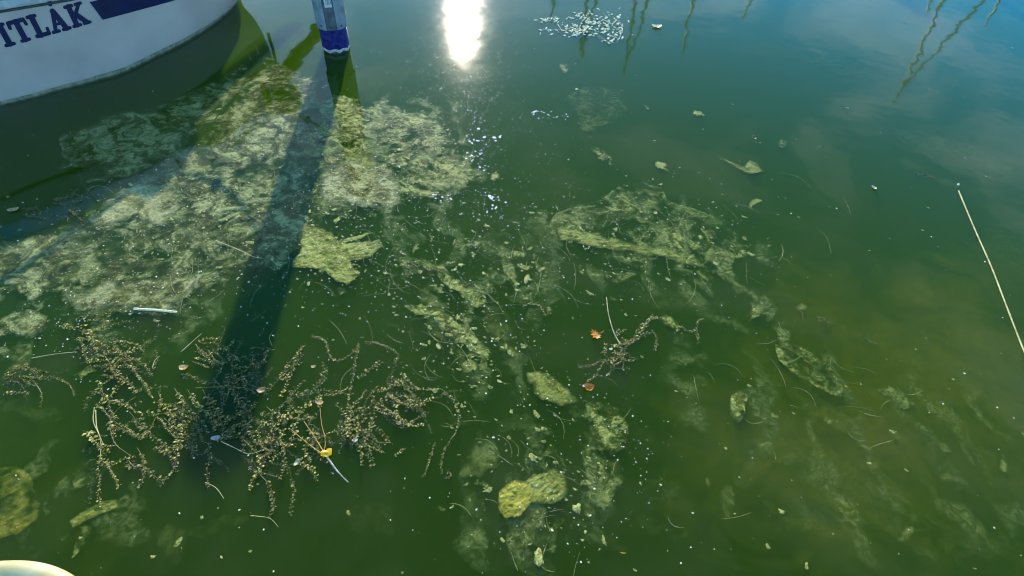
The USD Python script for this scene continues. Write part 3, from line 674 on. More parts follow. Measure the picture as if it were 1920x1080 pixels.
film('algae_mat', 'narrow algae flap hanging under the brown pondweed clump at left', AL,
     [(135, 880), (155, 868), (165, 890), (160, 925), (165, 945), (150, 935), (140, 905)], -.012, 'slime_look', res=.004, warp=.012, relief=.008, seed=41, base=.8)
film('algae_mat', 'bright blurry algae tuft deep at the lower right', AL, [(1758, 825), (1775, 830), (1788, 848), (1770, 850)], -.028, 'pale_look', res=.005, warp=.01, relief=.006, seed=42, base=.9, edge=.02)
film('algae_mat', 'pair of blurry algae smears under the bright tuft', AL, [(1758, 888), (1775, 882), (1800, 895), (1815, 900), (1790, 905), (1765, 900)], -.03, 'pale_look', res=.005, warp=.012, relief=.006, seed=43, base=.8, edge=.02)
film('algae_mat', 'curved blurry algae streak right of the bright tuft', AL, [(1798, 825), (1812, 840), (1828, 865), (1838, 880), (1822, 868), (1805, 845)], -.03, 'pale_look', res=.005, warp=.006, relief=.006, seed=44, base=.7, edge=.02)
VG = 'faint algae clouds drifting deeper in the green water'
VL = 'faint olive algae cloud drifting deep in the green water'
for i, (cx, cy, a, b_, rot, z) in enumerate(((1560, 880, 130, 40, .5, -.05), (1700, 960, 160, 40, .3, -.07), (1830, 1020, 120, 45, .2, -.055), (1500, 960, 90, 35, .6, -.06), (1840, 740, 90, 22, .8, -.055),
                                           (1290, 720, 45, 60, .1, -.06), (1220, 930, 40, 50, .2, -.06), (1230, 985, 50, 25, 0, -.055), (1440, 830, 70, 25, .6, -.06), (420, 980, 70, 20, -.3, -.06), (330, 1010, 40, 40, .3, -.055), (1640, 640, 120, 26, .45, -.08),
                                           (1800, 290, 140, 26, .35, -.06), (1620, 130, 120, 20, .15, -.06), (60, 770, 60, 40, .2, -.04), (260, 670, 60, 22, -.5, -.04), (740, 620, 60, 14, .2, -.03), (880, 770, 40, 40, .2, -.05), (1000, 800, 60, 20, -.2, -.05), (1880, 470, 60, 70, .5, -.08), (1130, 1000, 60, 30, .5, -.05), (700, 980, 60, 50, .4, -.065))):
    t_ = np.linspace(0, 2 * np.pi, 14)[:-1]; co_, si_ = math.cos(rot), math.sin(rot)
    film('algae_cloud', VL, AL, [(cx + a * math.cos(u) * co_ - b_ * math.sin(u) * si_, cy + a * math.cos(u) * si_ + b_ * math.sin(u) * co_) for u in t_], z, 'veil_look', res=.011, warp=.07, wscale=5, relief=.02, seed=60 + i, group=VG, base=1.15, edge=.09)

for i, (poly, z, bs) in enumerate((([(1250, 600), (1500, 480), (1980, 420), (2100, 800), (2000, 1150), (1300, 1150), (1200, 850)], -.028, 1.2), ([(-100, 760), (100, 740), (240, 860), (330, 1000), (300, 1150), (-150, 1150)], -.05, .8))):
    film('algae_bloom', ('wide olive algae bloom clouding the water over the lower right', 'olive algae bloom clouding the water in the lower left corner')[i], AL, poly, z, 'bloom_look', res=.02, warp=.18, wscale=2.2, relief=.015, seed=90 + i, edge=1.0, base=bs)

for i, (poly, z, lb) in enumerate((
        ([(725, 430), (860, 410), (1010, 440), (1050, 520), (1010, 640), (990, 760), (900, 760), (840, 660), (760, 560)], -.010, 'swirling algae streaks curling down through the middle'),
        ([(850, 800), (960, 770), (1100, 740), (1200, 800), (1210, 900), (1160, 1010), (1080, 1080), (900, 1085), (850, 980)], -.014, 'swirling algae streaks around the yellow lump at the bottom'),
        ([(980, 400), (1140, 350), (1300, 370), (1440, 450), (1520, 620), (1640, 740), (1560, 760), (1400, 620), (1220, 560), (1040, 540)], -.012, 'slanting algae streaks around and below the broad mat'),
        ([(540, 200), (700, 170), (860, 190), (920, 330), (880, 440), (740, 470), (560, 430)], -.006, 'pale algae streaks around the mirrored pile'),
        ([(-20, 560), (180, 560), (420, 540), (520, 560), (420, 640), (250, 660), (60, 700), (-20, 720)], -.010, 'thin algae streaks under the pale sheet at left'),
        ([(1480, 740), (1680, 690), (1900, 700), (1940, 950), (1850, 1060), (1600, 1060), (1480, 900)], -.03, 'dim slanting algae streaks deep in the lower right'),
        ([(1240, 620), (1420, 640), (1480, 760), (1420, 900), (1280, 880), (1230, 740)], -.025, 'dim algae streaks between the bead chains and the oval ring'),
        ([(-20, 830), (120, 820), (260, 900), (280, 1020), (120, 1060), (-20, 1060)], -.014, 'olive algae streaks around the lower left clump'))):
    film('algae_streaks', lb, AL, poly, z, 'swirl_look', res=.010, warp=.09, wscale=4, relief=.006, seed=200 + i, edge=.14, base=1.0)

# loose algae fragments one can count
FR = [(1310, 212, 0), (845, 438, 0), (890, 452, 22), (950, 462, 38), (975, 475, 24), (940, 425, 14), (1000, 430, 26), (968, 527, 26), (772, 445, 16), (780, 462, 14), (738, 438, 12), (752, 434, 12), (820, 412, 16), (1010, 478, 20), (1015, 497, 28), (985, 500, 18), (905, 470, 30), (870, 470, 20), (850, 500, 22), (955, 440, 14), (1085, 500, 20), (1060, 490, 26), (1040, 583, 20), (1045, 578, 14), (880, 682, 26), (870, 705, 20), (1105, 300, 16), (930, 330, 16), (950, 322, 14), (1130, 290, 34), (1240, 310, 20), (1160, 205, 10), (1060, 128, 16), (1395, 380, 18), (1440, 455, 16), (1415, 510, 24), (1385, 555, 30), (1415, 585, 24), (1480, 600, 34), (1450, 775, 20), (1430, 570, 14), (1335, 950, 12), (1330, 898, 16), (1475, 853, 16), (1435, 833, 14), (830, 960, 14), (1120, 945, 24), (1100, 905, 18), (1070, 820, 16), (990, 818, 20), (905, 905, 24), (895, 940, 22), (640, 545, 18), (700, 500, 16), (610, 500, 20), (530, 570, 16), (350, 620, 20), (275, 640, 18), (80, 625, 14), (50, 745, 22), (160, 700, 30), (1290, 590, 22), (1255, 605, 30), (1130, 540, 34), (1155, 560, 24), (820, 540, 20), (790, 530, 16), (1545, 600, 18), (1605, 630, 16), (1500, 575, 14), (1835, 770, 22), (1800, 770, 16), (1880, 870, 18), (1640, 855, 16), (1600, 880, 24), (1700, 1000, 28), (1510, 860, 14), (1560, 790, 20), (1415, 430, 14), (1470, 270, 14), (1535, 275, 12), (1430, 240, 14), (1215, 200, 12)]


def flake_words(x, y):
    w = ('in the teal water below the mirrored masts' if y < 320 else
         'at the left edge below the boat shadow' if x < 200 else
         'below the pile shadow and the pale algae sheet' if x < 545 else
         'just right of the finger lobed algae tongue' if x < 800 and y < 520 else
         'in the open green water under the algae tongue' if x < 830 and y < 650 else
         'in the drift between the pile and the broad mat' if x < 1110 and y < 540 else
         'around the central algae ribbon and coiled pondweed' if x < 1110 and y < 780 else
         'around the yellow algae lump at bottom centre' if x < 1180 and y >= 780 else
         'along the lower edge of the broad algae mat' if x < 1350 and y < 640 else
         'off the right tip of the broad algae mat' if x < 1500 and y < 640 else
         'beyond the oval algae ring at right' if y < 700 else
         'between the oval ring and the smooth algae blade' if x < 1620 else
         'in the olive bloom at lower right')
    return 'small torn pale green algae flake ' + w, 'algae flakes ' + w


for i, (x, y, d_) in enumerate(FR):
    if i % 5 in (1, 3): continue
    d_ = d_ or 14; ang = rng.uniform(0, np.pi) if not (900 < x < 1700) else rng.normal(.5, .4); asp = rng.uniform(.3, .7)
    pts = []
    for u in np.linspace(0, 2 * np.pi, 15)[:-1]:
        k = d_ * .78 * (1 + rng.uniform(-.28, .25)); a_, c_ = k * math.cos(u), k * asp * math.sin(u)
        pts.append((x + a_ * math.cos(ang) - c_ * math.sin(ang), y + a_ * math.sin(ang) + c_ * math.cos(ang)))
    fl_, fg_ = flake_words(x, y)
    film('algae_flake', fl_, AL, pts, rng.uniform(-.012, -.002), ('pale_look', 'slime_look', 'slime_look')[i % 3], res=.0035 if y > 400 else .006, warp=.016, wscale=20, relief=.006, seed=100 + i, group=fg_, edge=.035, holes=.5)

# ---------------------------------------------------------------- specks, crumbs and strands (nobody could count them)
ICO = trimesh.creation.icosphere(0); ICO1 = trimesh.creation.icosphere(1)


def many(base, pts, scale, yaw, tilt=None):
    n = len(pts); c_, s_ = np.cos(yaw), np.sin(yaw)
    v = base.vertices[None] * scale[:, None, :]
    if tilt is not None:
        ct, st_ = np.cos(tilt)[:, None], np.sin(tilt)[:, None]
        v = np.stack([v[..., 0] * ct - v[..., 2] * st_, v[..., 1], v[..., 0] * st_ + v[..., 2] * ct], -1)
    v = np.stack([v[..., 0] * c_[:, None] - v[..., 1] * s_[:, None], v[..., 0] * s_[:, None] + v[..., 1] * c_[:, None], v[..., 2]], -1) + np.asarray(pts)[:, None]
    f = (base.faces[None] + (np.arange(n) * len(base.vertices))[:, None, None]).reshape(-1, 3)
    return trimesh.Trimesh(v.reshape(-1, 3), f, process=False)


def scatter(n, blobs):
    """pixels: (share, x, y, sx, sy) gaussians, or None x for the whole frame"""
    out = []
    for share, x, y, sx, sy in blobs:
        k = int(n * share)
        out.append(np.c_[rng.uniform(-20, 1940, k), rng.uniform(-10, 1090, k)] if x is None else np.c_[rng.normal(x, sx, k), rng.normal(y, sy, k)])
    return np.vstack(out)


def clear_of(p):
    """not on the boat, pile or dinghy"""
    x, y = p[:, 0], p[:, 1]
    bad = (y < 200 - .43 * x - 2) & (x < 460) | (y < 95) & (x > 580) & (x < 662) | (y > 1040) & (x < 150)
    return p[~bad]


px = clear_of(scatter(6000, [(.12, 330, 430, 150, 80), (.07, 700, 300, 90, 80), (.09, None, 0, 0, 0), (.17, 865, 120, 50, 60), (.10, 880, 220, 90, 80), (.10, 760, 300, 110, 90), (.06, 900, 420, 130, 90), (.06, 850, 560, 110, 90), (.06, 1200, 440, 140, 70), (.08, 350, 420, 180, 110), (.025, 1010, 900, 90, 110), (.05, 650, 430, 80, 80), (.02, 1150, 820, 60, 90), (.04, 160, 600, 120, 60)]))  # floating specks, crowded near the glint where their pale colour imitates sun sparkle
pts = np.array([g(x, y, 0) for x, y in px]); n = len(pts)
sz = np.minimum(rng.lognormal(math.log(.0016), .5, n), .0042); sc = np.c_[sz * rng.uniform(1, 1.7, n), sz, sz * .28]
pts[:, 2] = rng.uniform(-.001, .0012, n)
obj('specks_and_sparkles', many(ICO, pts, sc, rng.uniform(0, 6.3, n)), 'speck_look', smooth=True, kind='stuff', label='tiny pale specks and painted sun sparkles scattered over the water surface', cat='specks')


def flake_base(k):
    r_ = np.random.default_rng(k); m = trimesh.creation.icosphere(1); v = m.vertices * [1, .7, .12]
    v *= (1 + 1.5 * (meshkit.noise(m.vertices * [2.2, 2.2, .1] + k * 3.1, k) - .5))[:, None]; m.vertices = v; return m


ms = []
for k in range(6):
    px = clear_of(scatter(190, [(.10, None, 0, 0, 0), (.16, 880, 500, 110, 60), (.12, 880, 640, 70, 60), (.18, 620, 440, 90, 70), (.12, 1210, 450, 130, 55), (.10, 1010, 900, 80, 100), (.12, 350, 460, 150, 80), (.10, 780, 300, 70, 70)]))
    pts = np.array([g(x, y, 0) for x, y in px]); n = len(pts); sz = rng.lognormal(math.log(.0055), .6, n); pts[:, 2] = rng.uniform(-.012, -.0005, n)
    ms.append(many(flake_base(k), pts, np.c_[sz * rng.uniform(.8, 1.5, n), sz, sz], rng.normal(-.5, .7, n)))
obj('algae_crumbs', cat_(ms), 'crumb_look', smooth=True, kind='stuff', label='loose crumbs of pale green algae adrift between the mats', cat='crumbs')

ms = []
for x, y in clear_of(scatter(300, [(.02, None, 0, 0, 0), (.16, 880, 510, 110, 60), (.12, 880, 650, 60, 70), (.14, 640, 440, 90, 70), (.20, 1220, 450, 140, 55), (.10, 1010, 920, 80, 90), (.14, 380, 440, 150, 90), (.08, 1530, 720, 100, 80)])):
    a_ = rng.normal(.55, .6) if x > 700 else rng.normal(-.4, .8); L = rng.uniform(8, 34); k_ = rng.uniform(-.5, .5); pl_ = []
    for t in np.linspace(-1, 1, 6):
        pl_.append(g(x + math.cos(a_) * L * t - math.sin(a_) * L * k_ * t * t, y + math.sin(a_) * L * t + math.cos(a_) * L * k_ * t * t, 0) + [0, 0, rng.uniform(-.006, .0005)])
    ms.append(tube(pl_, np.array([.4, .8, 1, 1, .8, .3]) * rng.uniform(.0006, .0016), 4, False))
obj('algae_strands', cat_(ms), 'strand_look', smooth=True, kind='stuff', label='thin pale algae threads drifting at the surface', cat='strands')

# bubble trails below the glint, flat foam discs whose white also imitates sun glints
BUB = [[(872, 262), (888, 268), (905, 258), (925, 262), (935, 258)], [(880, 285), (892, 290), (905, 285), (912, 268)], [(885, 297), (900, 300), (910, 310), (898, 318)], [(905, 355), (912, 368), (925, 372), (938, 378), (942, 400), (945, 415)], [(910, 390), (925, 392), (938, 388)], [(810, 365), (825, 366), (838, 369), (848, 372)], [(880, 205), (892, 222), (890, 240), (878, 258)], [(1000, 212), (1020, 215), (1045, 218), (1062, 218)]]
ms = []
for tr_ in BUB:
    p = spline(tr_, 7)
    for q in p:
        for _ in range(rng.integers(0, 3)):
            o = rng.normal(0, 6, 2); r_ = rng.lognormal(math.log(.0038), .5); w_ = ICO1.copy(); w_.apply_scale([r_, r_, r_ * .22]); w_.apply_translation(g(q[0] + o[0], q[1] + o[1] * .6, .001)); ms.append(w_)
obj('foam_bubbles', cat_(ms), 'bubble_look', smooth=True, kind='stuff', label='trails of foam bubbles with painted white glints below the sun glint', cat='foam')

# ---------------------------------------------------------------- pondweed
LEAF = trimesh.creation.uv_sphere(1.0, count=[5, 6])


def sprig(pts, z0=-.012, z1=.002, leaf=.008, dens=1.0, stem=.0011, look_='weed_leaf_look', label='', group=None, side=2, bare=0.0):
    P = spline([g(x, y, 0) for x, y in pts], 10)
    u = np.linspace(0, 1, len(P)); P[:, 2] = z0 + (z1 - z0) * (.5 + .5 * np.sin(u * rng.uniform(4, 9) + rng.uniform(0, 6))) * (.4 + .6 * rng.uniform())
    o = np.array([*P[0, :2], 0])
    t = thing('pondweed_sprig', label, 'pondweed', o, group)
    obj('stem', moved(tube(P, np.linspace(stem, stem * .55, len(P)), 5), o), 'weed_stem_look', t, smooth=True)
    seg = np.r_[0, np.cumsum(np.linalg.norm(np.diff(P, axis=0), axis=1))]; L = seg[-1]; n = max(3, int(L / (leaf * 1.05) * dens))
    c_, sc_, yw, tl = [], [], [], []
    for d_ in np.linspace(bare * L, L, n):
        i = min(np.searchsorted(seg, d_), len(P) - 1); a_ = P[max(i - 1, 0)]; b_ = P[min(i + 1, len(P) - 1)]; dr = math.atan2(*(b_ - a_)[1::-1])
        for k in range(side):
            sg = -1 if k % 2 else 1; ya = dr + sg * rng.uniform(.5, 1.5); ll = leaf * rng.uniform(.5, 1.15) * (1 - .35 * d_ / L); sp_ = rng.uniform(.5, 1.5)
            c_.append(P[i] + [math.cos(ya) * ll * sp_, math.sin(ya) * ll * sp_, rng.uniform(-.005, .006)]); sc_.append((ll, ll * rng.uniform(.35, .75), ll * .14)); yw.append(ya); tl.append(rng.normal(0, .38))
    obj('leaves', moved(many(LEAF, np.array(c_), np.array(sc_), np.array(yw), np.array(tl)), o), look_, t, smooth=False, kind='stuff')


def clump(poly, n, length, label, group, zlo=-.03, look_='weed_leaf_look', dirs=(0, np.pi), leaf=.0075, bend=.5, dens=1.0):
    pg = Polygon(poly); a, b_, c_, d_ = pg.bounds; mx_, my_ = pg.centroid.x, pg.centroid.y
    for _ in range(int(n * 1.9)):
        while True:
            x, y = rng.uniform(a, c_), rng.uniform(b_, d_)
            if pg.contains(Point(x, y)): break
        wh = ('upper ' if y < my_ else 'lower ') + ('left' if x < mx_ else 'right')
        an = rng.uniform(*dirs); L = .62 * rng.uniform(*length); k = rng.normal(0, bend); q = [(x, y)]
        for _s in range(4):
            an += k / 3 + rng.normal(0, .32); q.append((q[-1][0] + math.cos(an) * L / 4, q[-1][1] + math.sin(an) * L / 4))
        z = rng.choice([rng.uniform(min(zlo, -.013), -.012), rng.uniform(-.004, .0), rng.uniform(.001, .007)]); sprig(q, z, z + rng.uniform(.001, .006), leaf=leaf * rng.uniform(.6, 1.5), dens=dens * rng.uniform(.6, 1.1), label=f'{label}, {wh} part', group=f'{group}, {wh} part', look_=look_ if rng.uniform() > .25 else 'weed_dark_look', bare=rng.choice([0, 0, .2]))


clump([(150, 670), (240, 660), (360, 700), (370, 740), (350, 840), (280, 860), (180, 880), (140, 840), (140, 740)], 30, (70, 170), 'brown beaded pondweed sprig tangled in the big clump at left', 'pondweed sprigs of the big left clump', dirs=(-.6, 1.4))
clump([(120, 600), (200, 595), (230, 660), (190, 690), (120, 680)], 12, (50, 110), 'short pondweed sprig in the small clump below the pale algae sheet', 'pondweed sprigs below the pale algae sheet', dirs=(-.8, .4))
clump([(370, 720), (450, 690), (480, 760), (460, 850), (390, 860), (360, 800)], 20, (60, 130), 'dark pondweed sprig in the shaded clump where the pile shadow ends', 'pondweed sprigs in the pile shadow', look_='weed_dark_look', dirs=(-1, 2), zlo=-.035)
clump([(430, 660), (470, 650), (480, 690), (450, 720), (430, 700)], 8, (40, 90), 'small dark pondweed sprig crossing the pile shadow', 'dark pondweed sprigs crossing the pile shadow', look_='weed_dark_look', dirs=(-.5, 1.5))
clump([(470, 700), (560, 690), (610, 740), (600, 850), (540, 900), (470, 910), (455, 860), (480, 800)], 26, (60, 150), 'tan pondweed sprig in the clump around the yellow leaf twig', 'pondweed sprigs around the yellow leaf twig', dirs=(-1.2, 1.6))
clump([(635, 770), (690, 760), (700, 820), (660, 840), (635, 815)], 16, (40, 90), 'pondweed sprig in the dense knot right of the yellow leaf', 'pondweed sprigs right of the yellow leaf', dirs=(-1.6, 1.6), leaf=.007)
clump([(660, 690), (740, 690), (800, 740), (760, 800), (690, 770)], 12, (50, 120), 'loose pondweed sprig between the dense knot and the open water', 'loose pondweed sprigs at the clump edge', dirs=(-1, 1.2), leaf=.007)
clump([(1125, 620), (1165, 615), (1180, 660), (1150, 690), (1125, 680)], 10, (30, 80), 'short beaded pondweed sprig beside the orange maple leaf', 'pondweed sprigs beside the orange maple leaf', dirs=(-.8, 1.8), leaf=.006)
clump([(0, 690), (60, 670), (110, 690), (60, 730), (0, 740)], 7, (50, 110), 'thin pondweed sprig at the left edge', 'pondweed sprigs at the left edge', dirs=(-.6, .8), leaf=.006)
clump([(370, 640), (430, 640), (420, 670), (350, 680)], 7, (40, 90), 'thin pondweed sprig left of the pile shadow', 'pondweed sprigs left of the pile shadow', dirs=(-.8, .4), leaf=.006)
clump([(30, 385), (120, 360), (150, 390), (90, 420), (30, 420)], 9, (30, 80), 'dark wet pondweed sprig in the boat shadow beside the brown leaf', 'pondweed sprigs in the boat shadow', dirs=(-.6, .6), look_='weed_dark_look', zlo=-.008, leaf=.006)
for pts_, lb, lf in (
        ([(585, 628), (610, 640), (618, 668), (640, 675), (668, 655), (672, 645)], 'beaded pondweed sprig arching over the top of the right clump', .006),
        ([(672, 650), (662, 700), (655, 740), (648, 790)], 'tall straight pondweed stem rising from the dense knot', .005),
        ([(685, 640), (710, 645), (745, 662), (740, 680)], 'pondweed sprig with a green tipped end above the loose sprigs', .006),
        ([(700, 735), (730, 728), (752, 712), (765, 725), (790, 730), (822, 732)], 'beaded pondweed sprig reaching right towards the green algae ribbon', .007),
        ([(752, 700), (770, 718), (785, 730)], 'short braided pondweed tip right of the clump', .007),
        ([(830, 735), (850, 750), (860, 780), (855, 810), (838, 835), (828, 860), (828, 885)], 'long thin pondweed sprig trailing down right of the clump', .0045),
        ([(815, 830), (800, 880), (792, 893)], 'thin bent pondweed stem at the lower end of the trailing sprig', .004),
        ([(838, 880), (845, 892), (835, 895)], 'dark beaded pondweed tip near the bottom of the trailing sprig', .006),
        ([(980, 575), (990, 568), (1003, 570), (1015, 578), (1022, 590), (1030, 586)], 'coiled pondweed ring floating alone in the middle', .006),
        ([(1200, 625), (1215, 603), (1222, 590), (1228, 595), (1238, 597)], 'bead like pondweed tip above the orange leaf clump', .007),
        ([(1150, 650), (1170, 642), (1190, 632), (1200, 612), (1218, 600), (1232, 595)], 'upper bead chain of pondweed right of the orange maple leaf', .0075),
        ([(1160, 648), (1185, 640), (1205, 628), (1225, 622), (1232, 640), (1228, 655)], 'lower bead chain of pondweed right of the orange maple leaf', .0075),
        ([(1268, 620), (1280, 612), (1290, 620), (1306, 615), (1310, 600), (1318, 598)], 'small crooked pondweed sprig right of the bead chains', .006),
        ([(1306, 620), (1308, 632), (1309, 642)], 'tiny banded pondweed tip below the crooked sprig', .005),
        ([(1082, 688), (1110, 685), (1130, 675), (1150, 688), (1180, 690)], 'dark pondweed stem lying above the second orange leaf', .005),
        ([(1100, 715), (1115, 705), (1125, 690), (1135, 675)], 'thin pondweed stem joining the second orange leaf to the clump', .005),
        ([(1715, 325), (1735, 328), (1755, 335)], 'dark pondweed bit floating above the long straw', .008),
        ([(1412, 255), (1418, 265), (1425, 268)], 'tiny dark pondweed bit in the green water at upper right', .008),
        ([(1540, 596), (1555, 604), (1568, 608)], 'little dark pondweed bit left of the long straw', .006),
        ([(1622, 635), (1635, 640), (1645, 645)], 'little dark pondweed bit near the lower end of the long straw', .006),
        ([(555, 255), (570, 258), (590, 262), (610, 264), (625, 266)], 'dark pondweed twig crossing the blue pile shadow', .010),
        ([(740, 852), (752, 845), (758, 840)], 'small pondweed scrap below the loose sprigs', .006)):
    sprig(pts_, -.006, .004, leaf=lf, label=lb, dens=.9, look_='weed_dark_look' if 'dark' in lb else 'weed_leaf_look')
# weed raft at the top, its wet glints painted as pale leaf colour
rt_ = [(1018, 34), (1040, 34), (1060, 62), (1085, 58), (1100, 30), (1130, 35), (1165, 48), (1162, 62), (1150, 82), (1120, 70), (1090, 55), (1010, 55)]
t = thing('weed_raft', 'raft of wet pondweed tips with glints painted pale among the mirrored masts', 'pondweed', g(1100, 55))
O = g(1100, 55); pts = []
for cx, cy, sx, sy, k in ((1110, 45, 26, 10, 95), (1140, 55, 16, 12, 60), (1085, 57, 18, 5, 40), (1030, 37, 12, 3, 18), (1095, 30, 18, 4, 20), (1152, 75, 8, 4, 12), (1050, 58, 18, 3, 14)):
    for _ in range(k): pts.append(g(rng.normal(cx, sx), rng.normal(cy, sy), .002))
pts = np.array(pts); n = len(pts); sz = rng.uniform(.007, .018, n)
obj('leaves', moved(many(LEAF, pts, np.c_[sz * 1.3, sz * .5, sz * .35], rng.normal(.4, .6, n), rng.normal(0, .35, n)), O), 'speck_look', t, smooth=True, kind='stuff')
obj('stem', moved(cat_([tube(spline([g(x + rng.uniform(-4, 4), y + rng.uniform(-3, 3), -.004) for x, y in rt_[i:i + 4]], 6), .003, 5) for i in range(0, 9, 2)]), O), 'weed_stem_look', t, smooth=True)

# ---------------------------------------------------------------- fallen leaves
def leaf_blade(outline, at, size, yaw, z=.003, cup=.2, mat='orange_leaf_look', label='', stalk=None, seed=0, tilt=(0, 0), group=None, fold=0.0):
    P = Polygon(outline); P = affinity.scale(P, size, size, origin=(0, 0)); v, f = trimesh.creation.triangulate_polygon(P.segmentize(size * .2), engine='triangle') if False else (None, None)
    a, b_, c_, d_ = P.bounds; rs = (c_ - a) / 14; pts_ = [p for p in P.exterior.segmentize(rs).coords][:-1]
    gr = [(x, y) for x in np.arange(a, c_, rs) for y in np.arange(b_, d_, rs) if P.buffer(-rs * .45).contains(Point(x, y))]
    from scipy.spatial import Delaunay
    q = np.array(pts_ + gr); de = Delaunay(q).simplices; de = np.array([s_ for s_ in de if P.buffer(rs * .05).contains(Point(q[s_].mean(0)))])
    e1, e2 = q[de[:, 1]] - q[de[:, 0]], q[de[:, 2]] - q[de[:, 0]]; ccw = e1[:, 0] * e2[:, 1] - e1[:, 1] * e2[:, 0] > 0; de[~ccw] = de[~ccw][:, ::-1]
    zt = cup * (q ** 2).sum(1) / size + fold * np.abs(q[:, 1]) + .12 * size * (meshkit.noise(np.c_[q * 3 / size, np.full(len(q), seed)], seed) - .5)
    top = np.c_[q, zt]; bot = np.c_[q, zt - .0006]; n = len(q); ne = len(pts_); k = np.arange(ne); k2 = (k + 1) % ne
    m = trimesh.Trimesh(np.vstack([top, bot]), np.vstack([de, de[:, ::-1] + n, np.c_[k, k + n, k2], np.c_[k2, k + n, k2 + n]]), process=False)
    Rm = trimesh.transformations.euler_matrix(tilt[0], tilt[1], yaw); m.apply_transform(Rm); m.vertices[:, 2] += z - min(m.vertices[:, 2].min(), 0) * .8
    t = thing('fallen_leaf', label, 'leaf', g(*at), group); obj('blade', m, mat, t, smooth=40)
    if stalk:
        s0 = spline([np.array([*p, .004]) * [size, size, 1] for p in stalk], 5); mm = tube(s0, .0011, 5); mm.apply_transform(Rm); mm.vertices[:, 2] += z; obj('stalk', mm, mat, t, smooth=True)


MAPLE = [(0, -.35), (.25, -.5), (.2, -.28), (.62, -.42), (.5, -.15), (.95, 0), (.6, .12), (.75, .45), (.38, .3), (.25, .75), (.02, .4), (-.3, .8), (-.3, .35), (-.8, .4), (-.55, .1), (-.9, -.1), (-.45, -.2), (-.5, -.5), (-.15, -.3)]
OVAL = [(math.cos(a) * 1.0, math.sin(a) * .55 * (1 + .15 * math.cos(a))) for a in np.linspace(0, 2 * np.pi, 22)[:-1]]
ROUND = [(math.cos(a) * (.9 + .12 * math.sin(3 * a)), math.sin(a) * (.72 + .1 * math.cos(2 * a))) for a in np.linspace(0, 2 * np.pi, 24)[:-1]]
leaf_blade(MAPLE, (1117, 628), .038, 2.2, mat='orange_leaf_look', label='orange lobed leaf floating above the bead chained pondweed', cup=.25, seed=1, stalk=[(0, -.3), (-.2, -.7), (-.1, -1.2)])
leaf_blade(ROUND, (1103, 727), .026, .1, mat='orange_leaf_look', label='half folded orange leaf at the end of a dark stem', cup=.5, seed=2, tilt=(.3, .2))
leaf_blade(ROUND, (1095, 724), .010, .8, mat='cream_leaf_look', label='small cream leaf scrap touching the half folded orange leaf', cup=.4, seed=3)
leaf_blade([(-.7, -.45), (.1, -.7), (.75, -.4), (.7, .5), (.1, .62), (-.1, .35), (-.45, .42), (-.75, .1)], (613, 850), .030, .2, z=.007, mat='yellow_leaf_look', label='bright yellow leaf caught on the forked orange twig', cup=.15, seed=4, fold=-.3)
leaf_blade(OVAL, (26, 394), .030, .35, mat='tan_leaf_look', label='brown oval leaf floating in the boat shadow at the left edge', cup=.2, seed=5)
leaf_blade(ROUND, (345, 690), .022, .1, mat='tan_leaf_look', label='tan leaf lying over the top of the big left pondweed clump', cup=.3, seed=6)
leaf_blade(ROUND, (588, 688), .012, .3, mat='tan_leaf_look', label='small tan leaf floating alone above the yellow leaf clump', cup=.3, seed=7)
leaf_blade(OVAL, (599, 755), .020, -.3, mat='tan_leaf_look', label='pale tan leaf above the forked orange twig', cup=.3, seed=8)
leaf_blade(ROUND, (491, 733), .020, .5, mat='tan_leaf_look', label='crumpled tan leaf at the edge of the pile shadow', cup=.5, seed=9)
leaf_blade(MAPLE, (1229, 400), .022, 1.0, mat='tan_leaf_look', label='small tan leaf resting in the broad green algae mat', cup=.3, seed=10)
leaf_blade(ROUND, (1231, 51), .050, .1, mat='cream_leaf_look', label='cream leaf floating between the mirrored masts at the top', cup=.3, seed=11)
leaf_blade(ROUND, (1638, 353), .020, 2.0, mat='cream_leaf_look', label='small cream leaf in the open green water left of the straw', cup=.4, seed=12)
leaf_blade(OVAL, (557, 868), .016, 1.2, mat='cream_leaf_look', label='cream petal like leaf below the tan pondweed sprigs', cup=.4, seed=13)
leaf_blade(OVAL, (666, 826), .013, .2, mat='cream_leaf_look', label='cream leaf scrap in the dense pondweed knot', cup=.4, seed=14)
leaf_blade(OVAL, (748, 795), .011, .1, mat='tan_leaf_look', label='small tan leaf among the loose pondweed sprigs', cup=.3, seed=15)
leaf_blade([(-1, .1), (-.4, -.16), (.4, -.18), (1, .05), (.5, .02), (-.3, .04)], (1168, 1037), .013, 0, mat='yellow_leaf_look', label='narrow yellow leaf sliver alone at the bottom right of centre', cup=.1, seed=16)
leaf_blade(OVAL, (405, 822), .019, .2, mat='grey_leaf_look', label='grey pointed leaf lying in the dark pile shadow clump', cup=.2, seed=17, stalk=[(.9, 0), (1.6, -.2), (2.4, -.6)])
leaf_blade(OVAL, (1145, 655), .010, .3, mat='cream_leaf_look', label='cream leaf scrap in the pondweed below the orange maple leaf', cup=.3, seed=18)

# ---------------------------------------------------------------- sticks and straws
def stick(name, pts, r, mat, label, cat, z=.002, taper=.5, sides=7):
    P = spline([g(x, y, 0) for x, y in pts], 8); P[:, 2] = z; o = P[0].copy(); o[2] = 0
    rr = np.linspace(r, r * taper, len(P)) * (1 + .18 * (meshkit.noise(np.c_[np.arange(len(P)) * .7, np.zeros(len(P)), np.zeros(len(P))], len(label)) - .5))
    t = thing(name, label, cat, o); obj('stalk', moved(tube(P, rr, sides), o), mat, t, smooth=True)
    return t, o


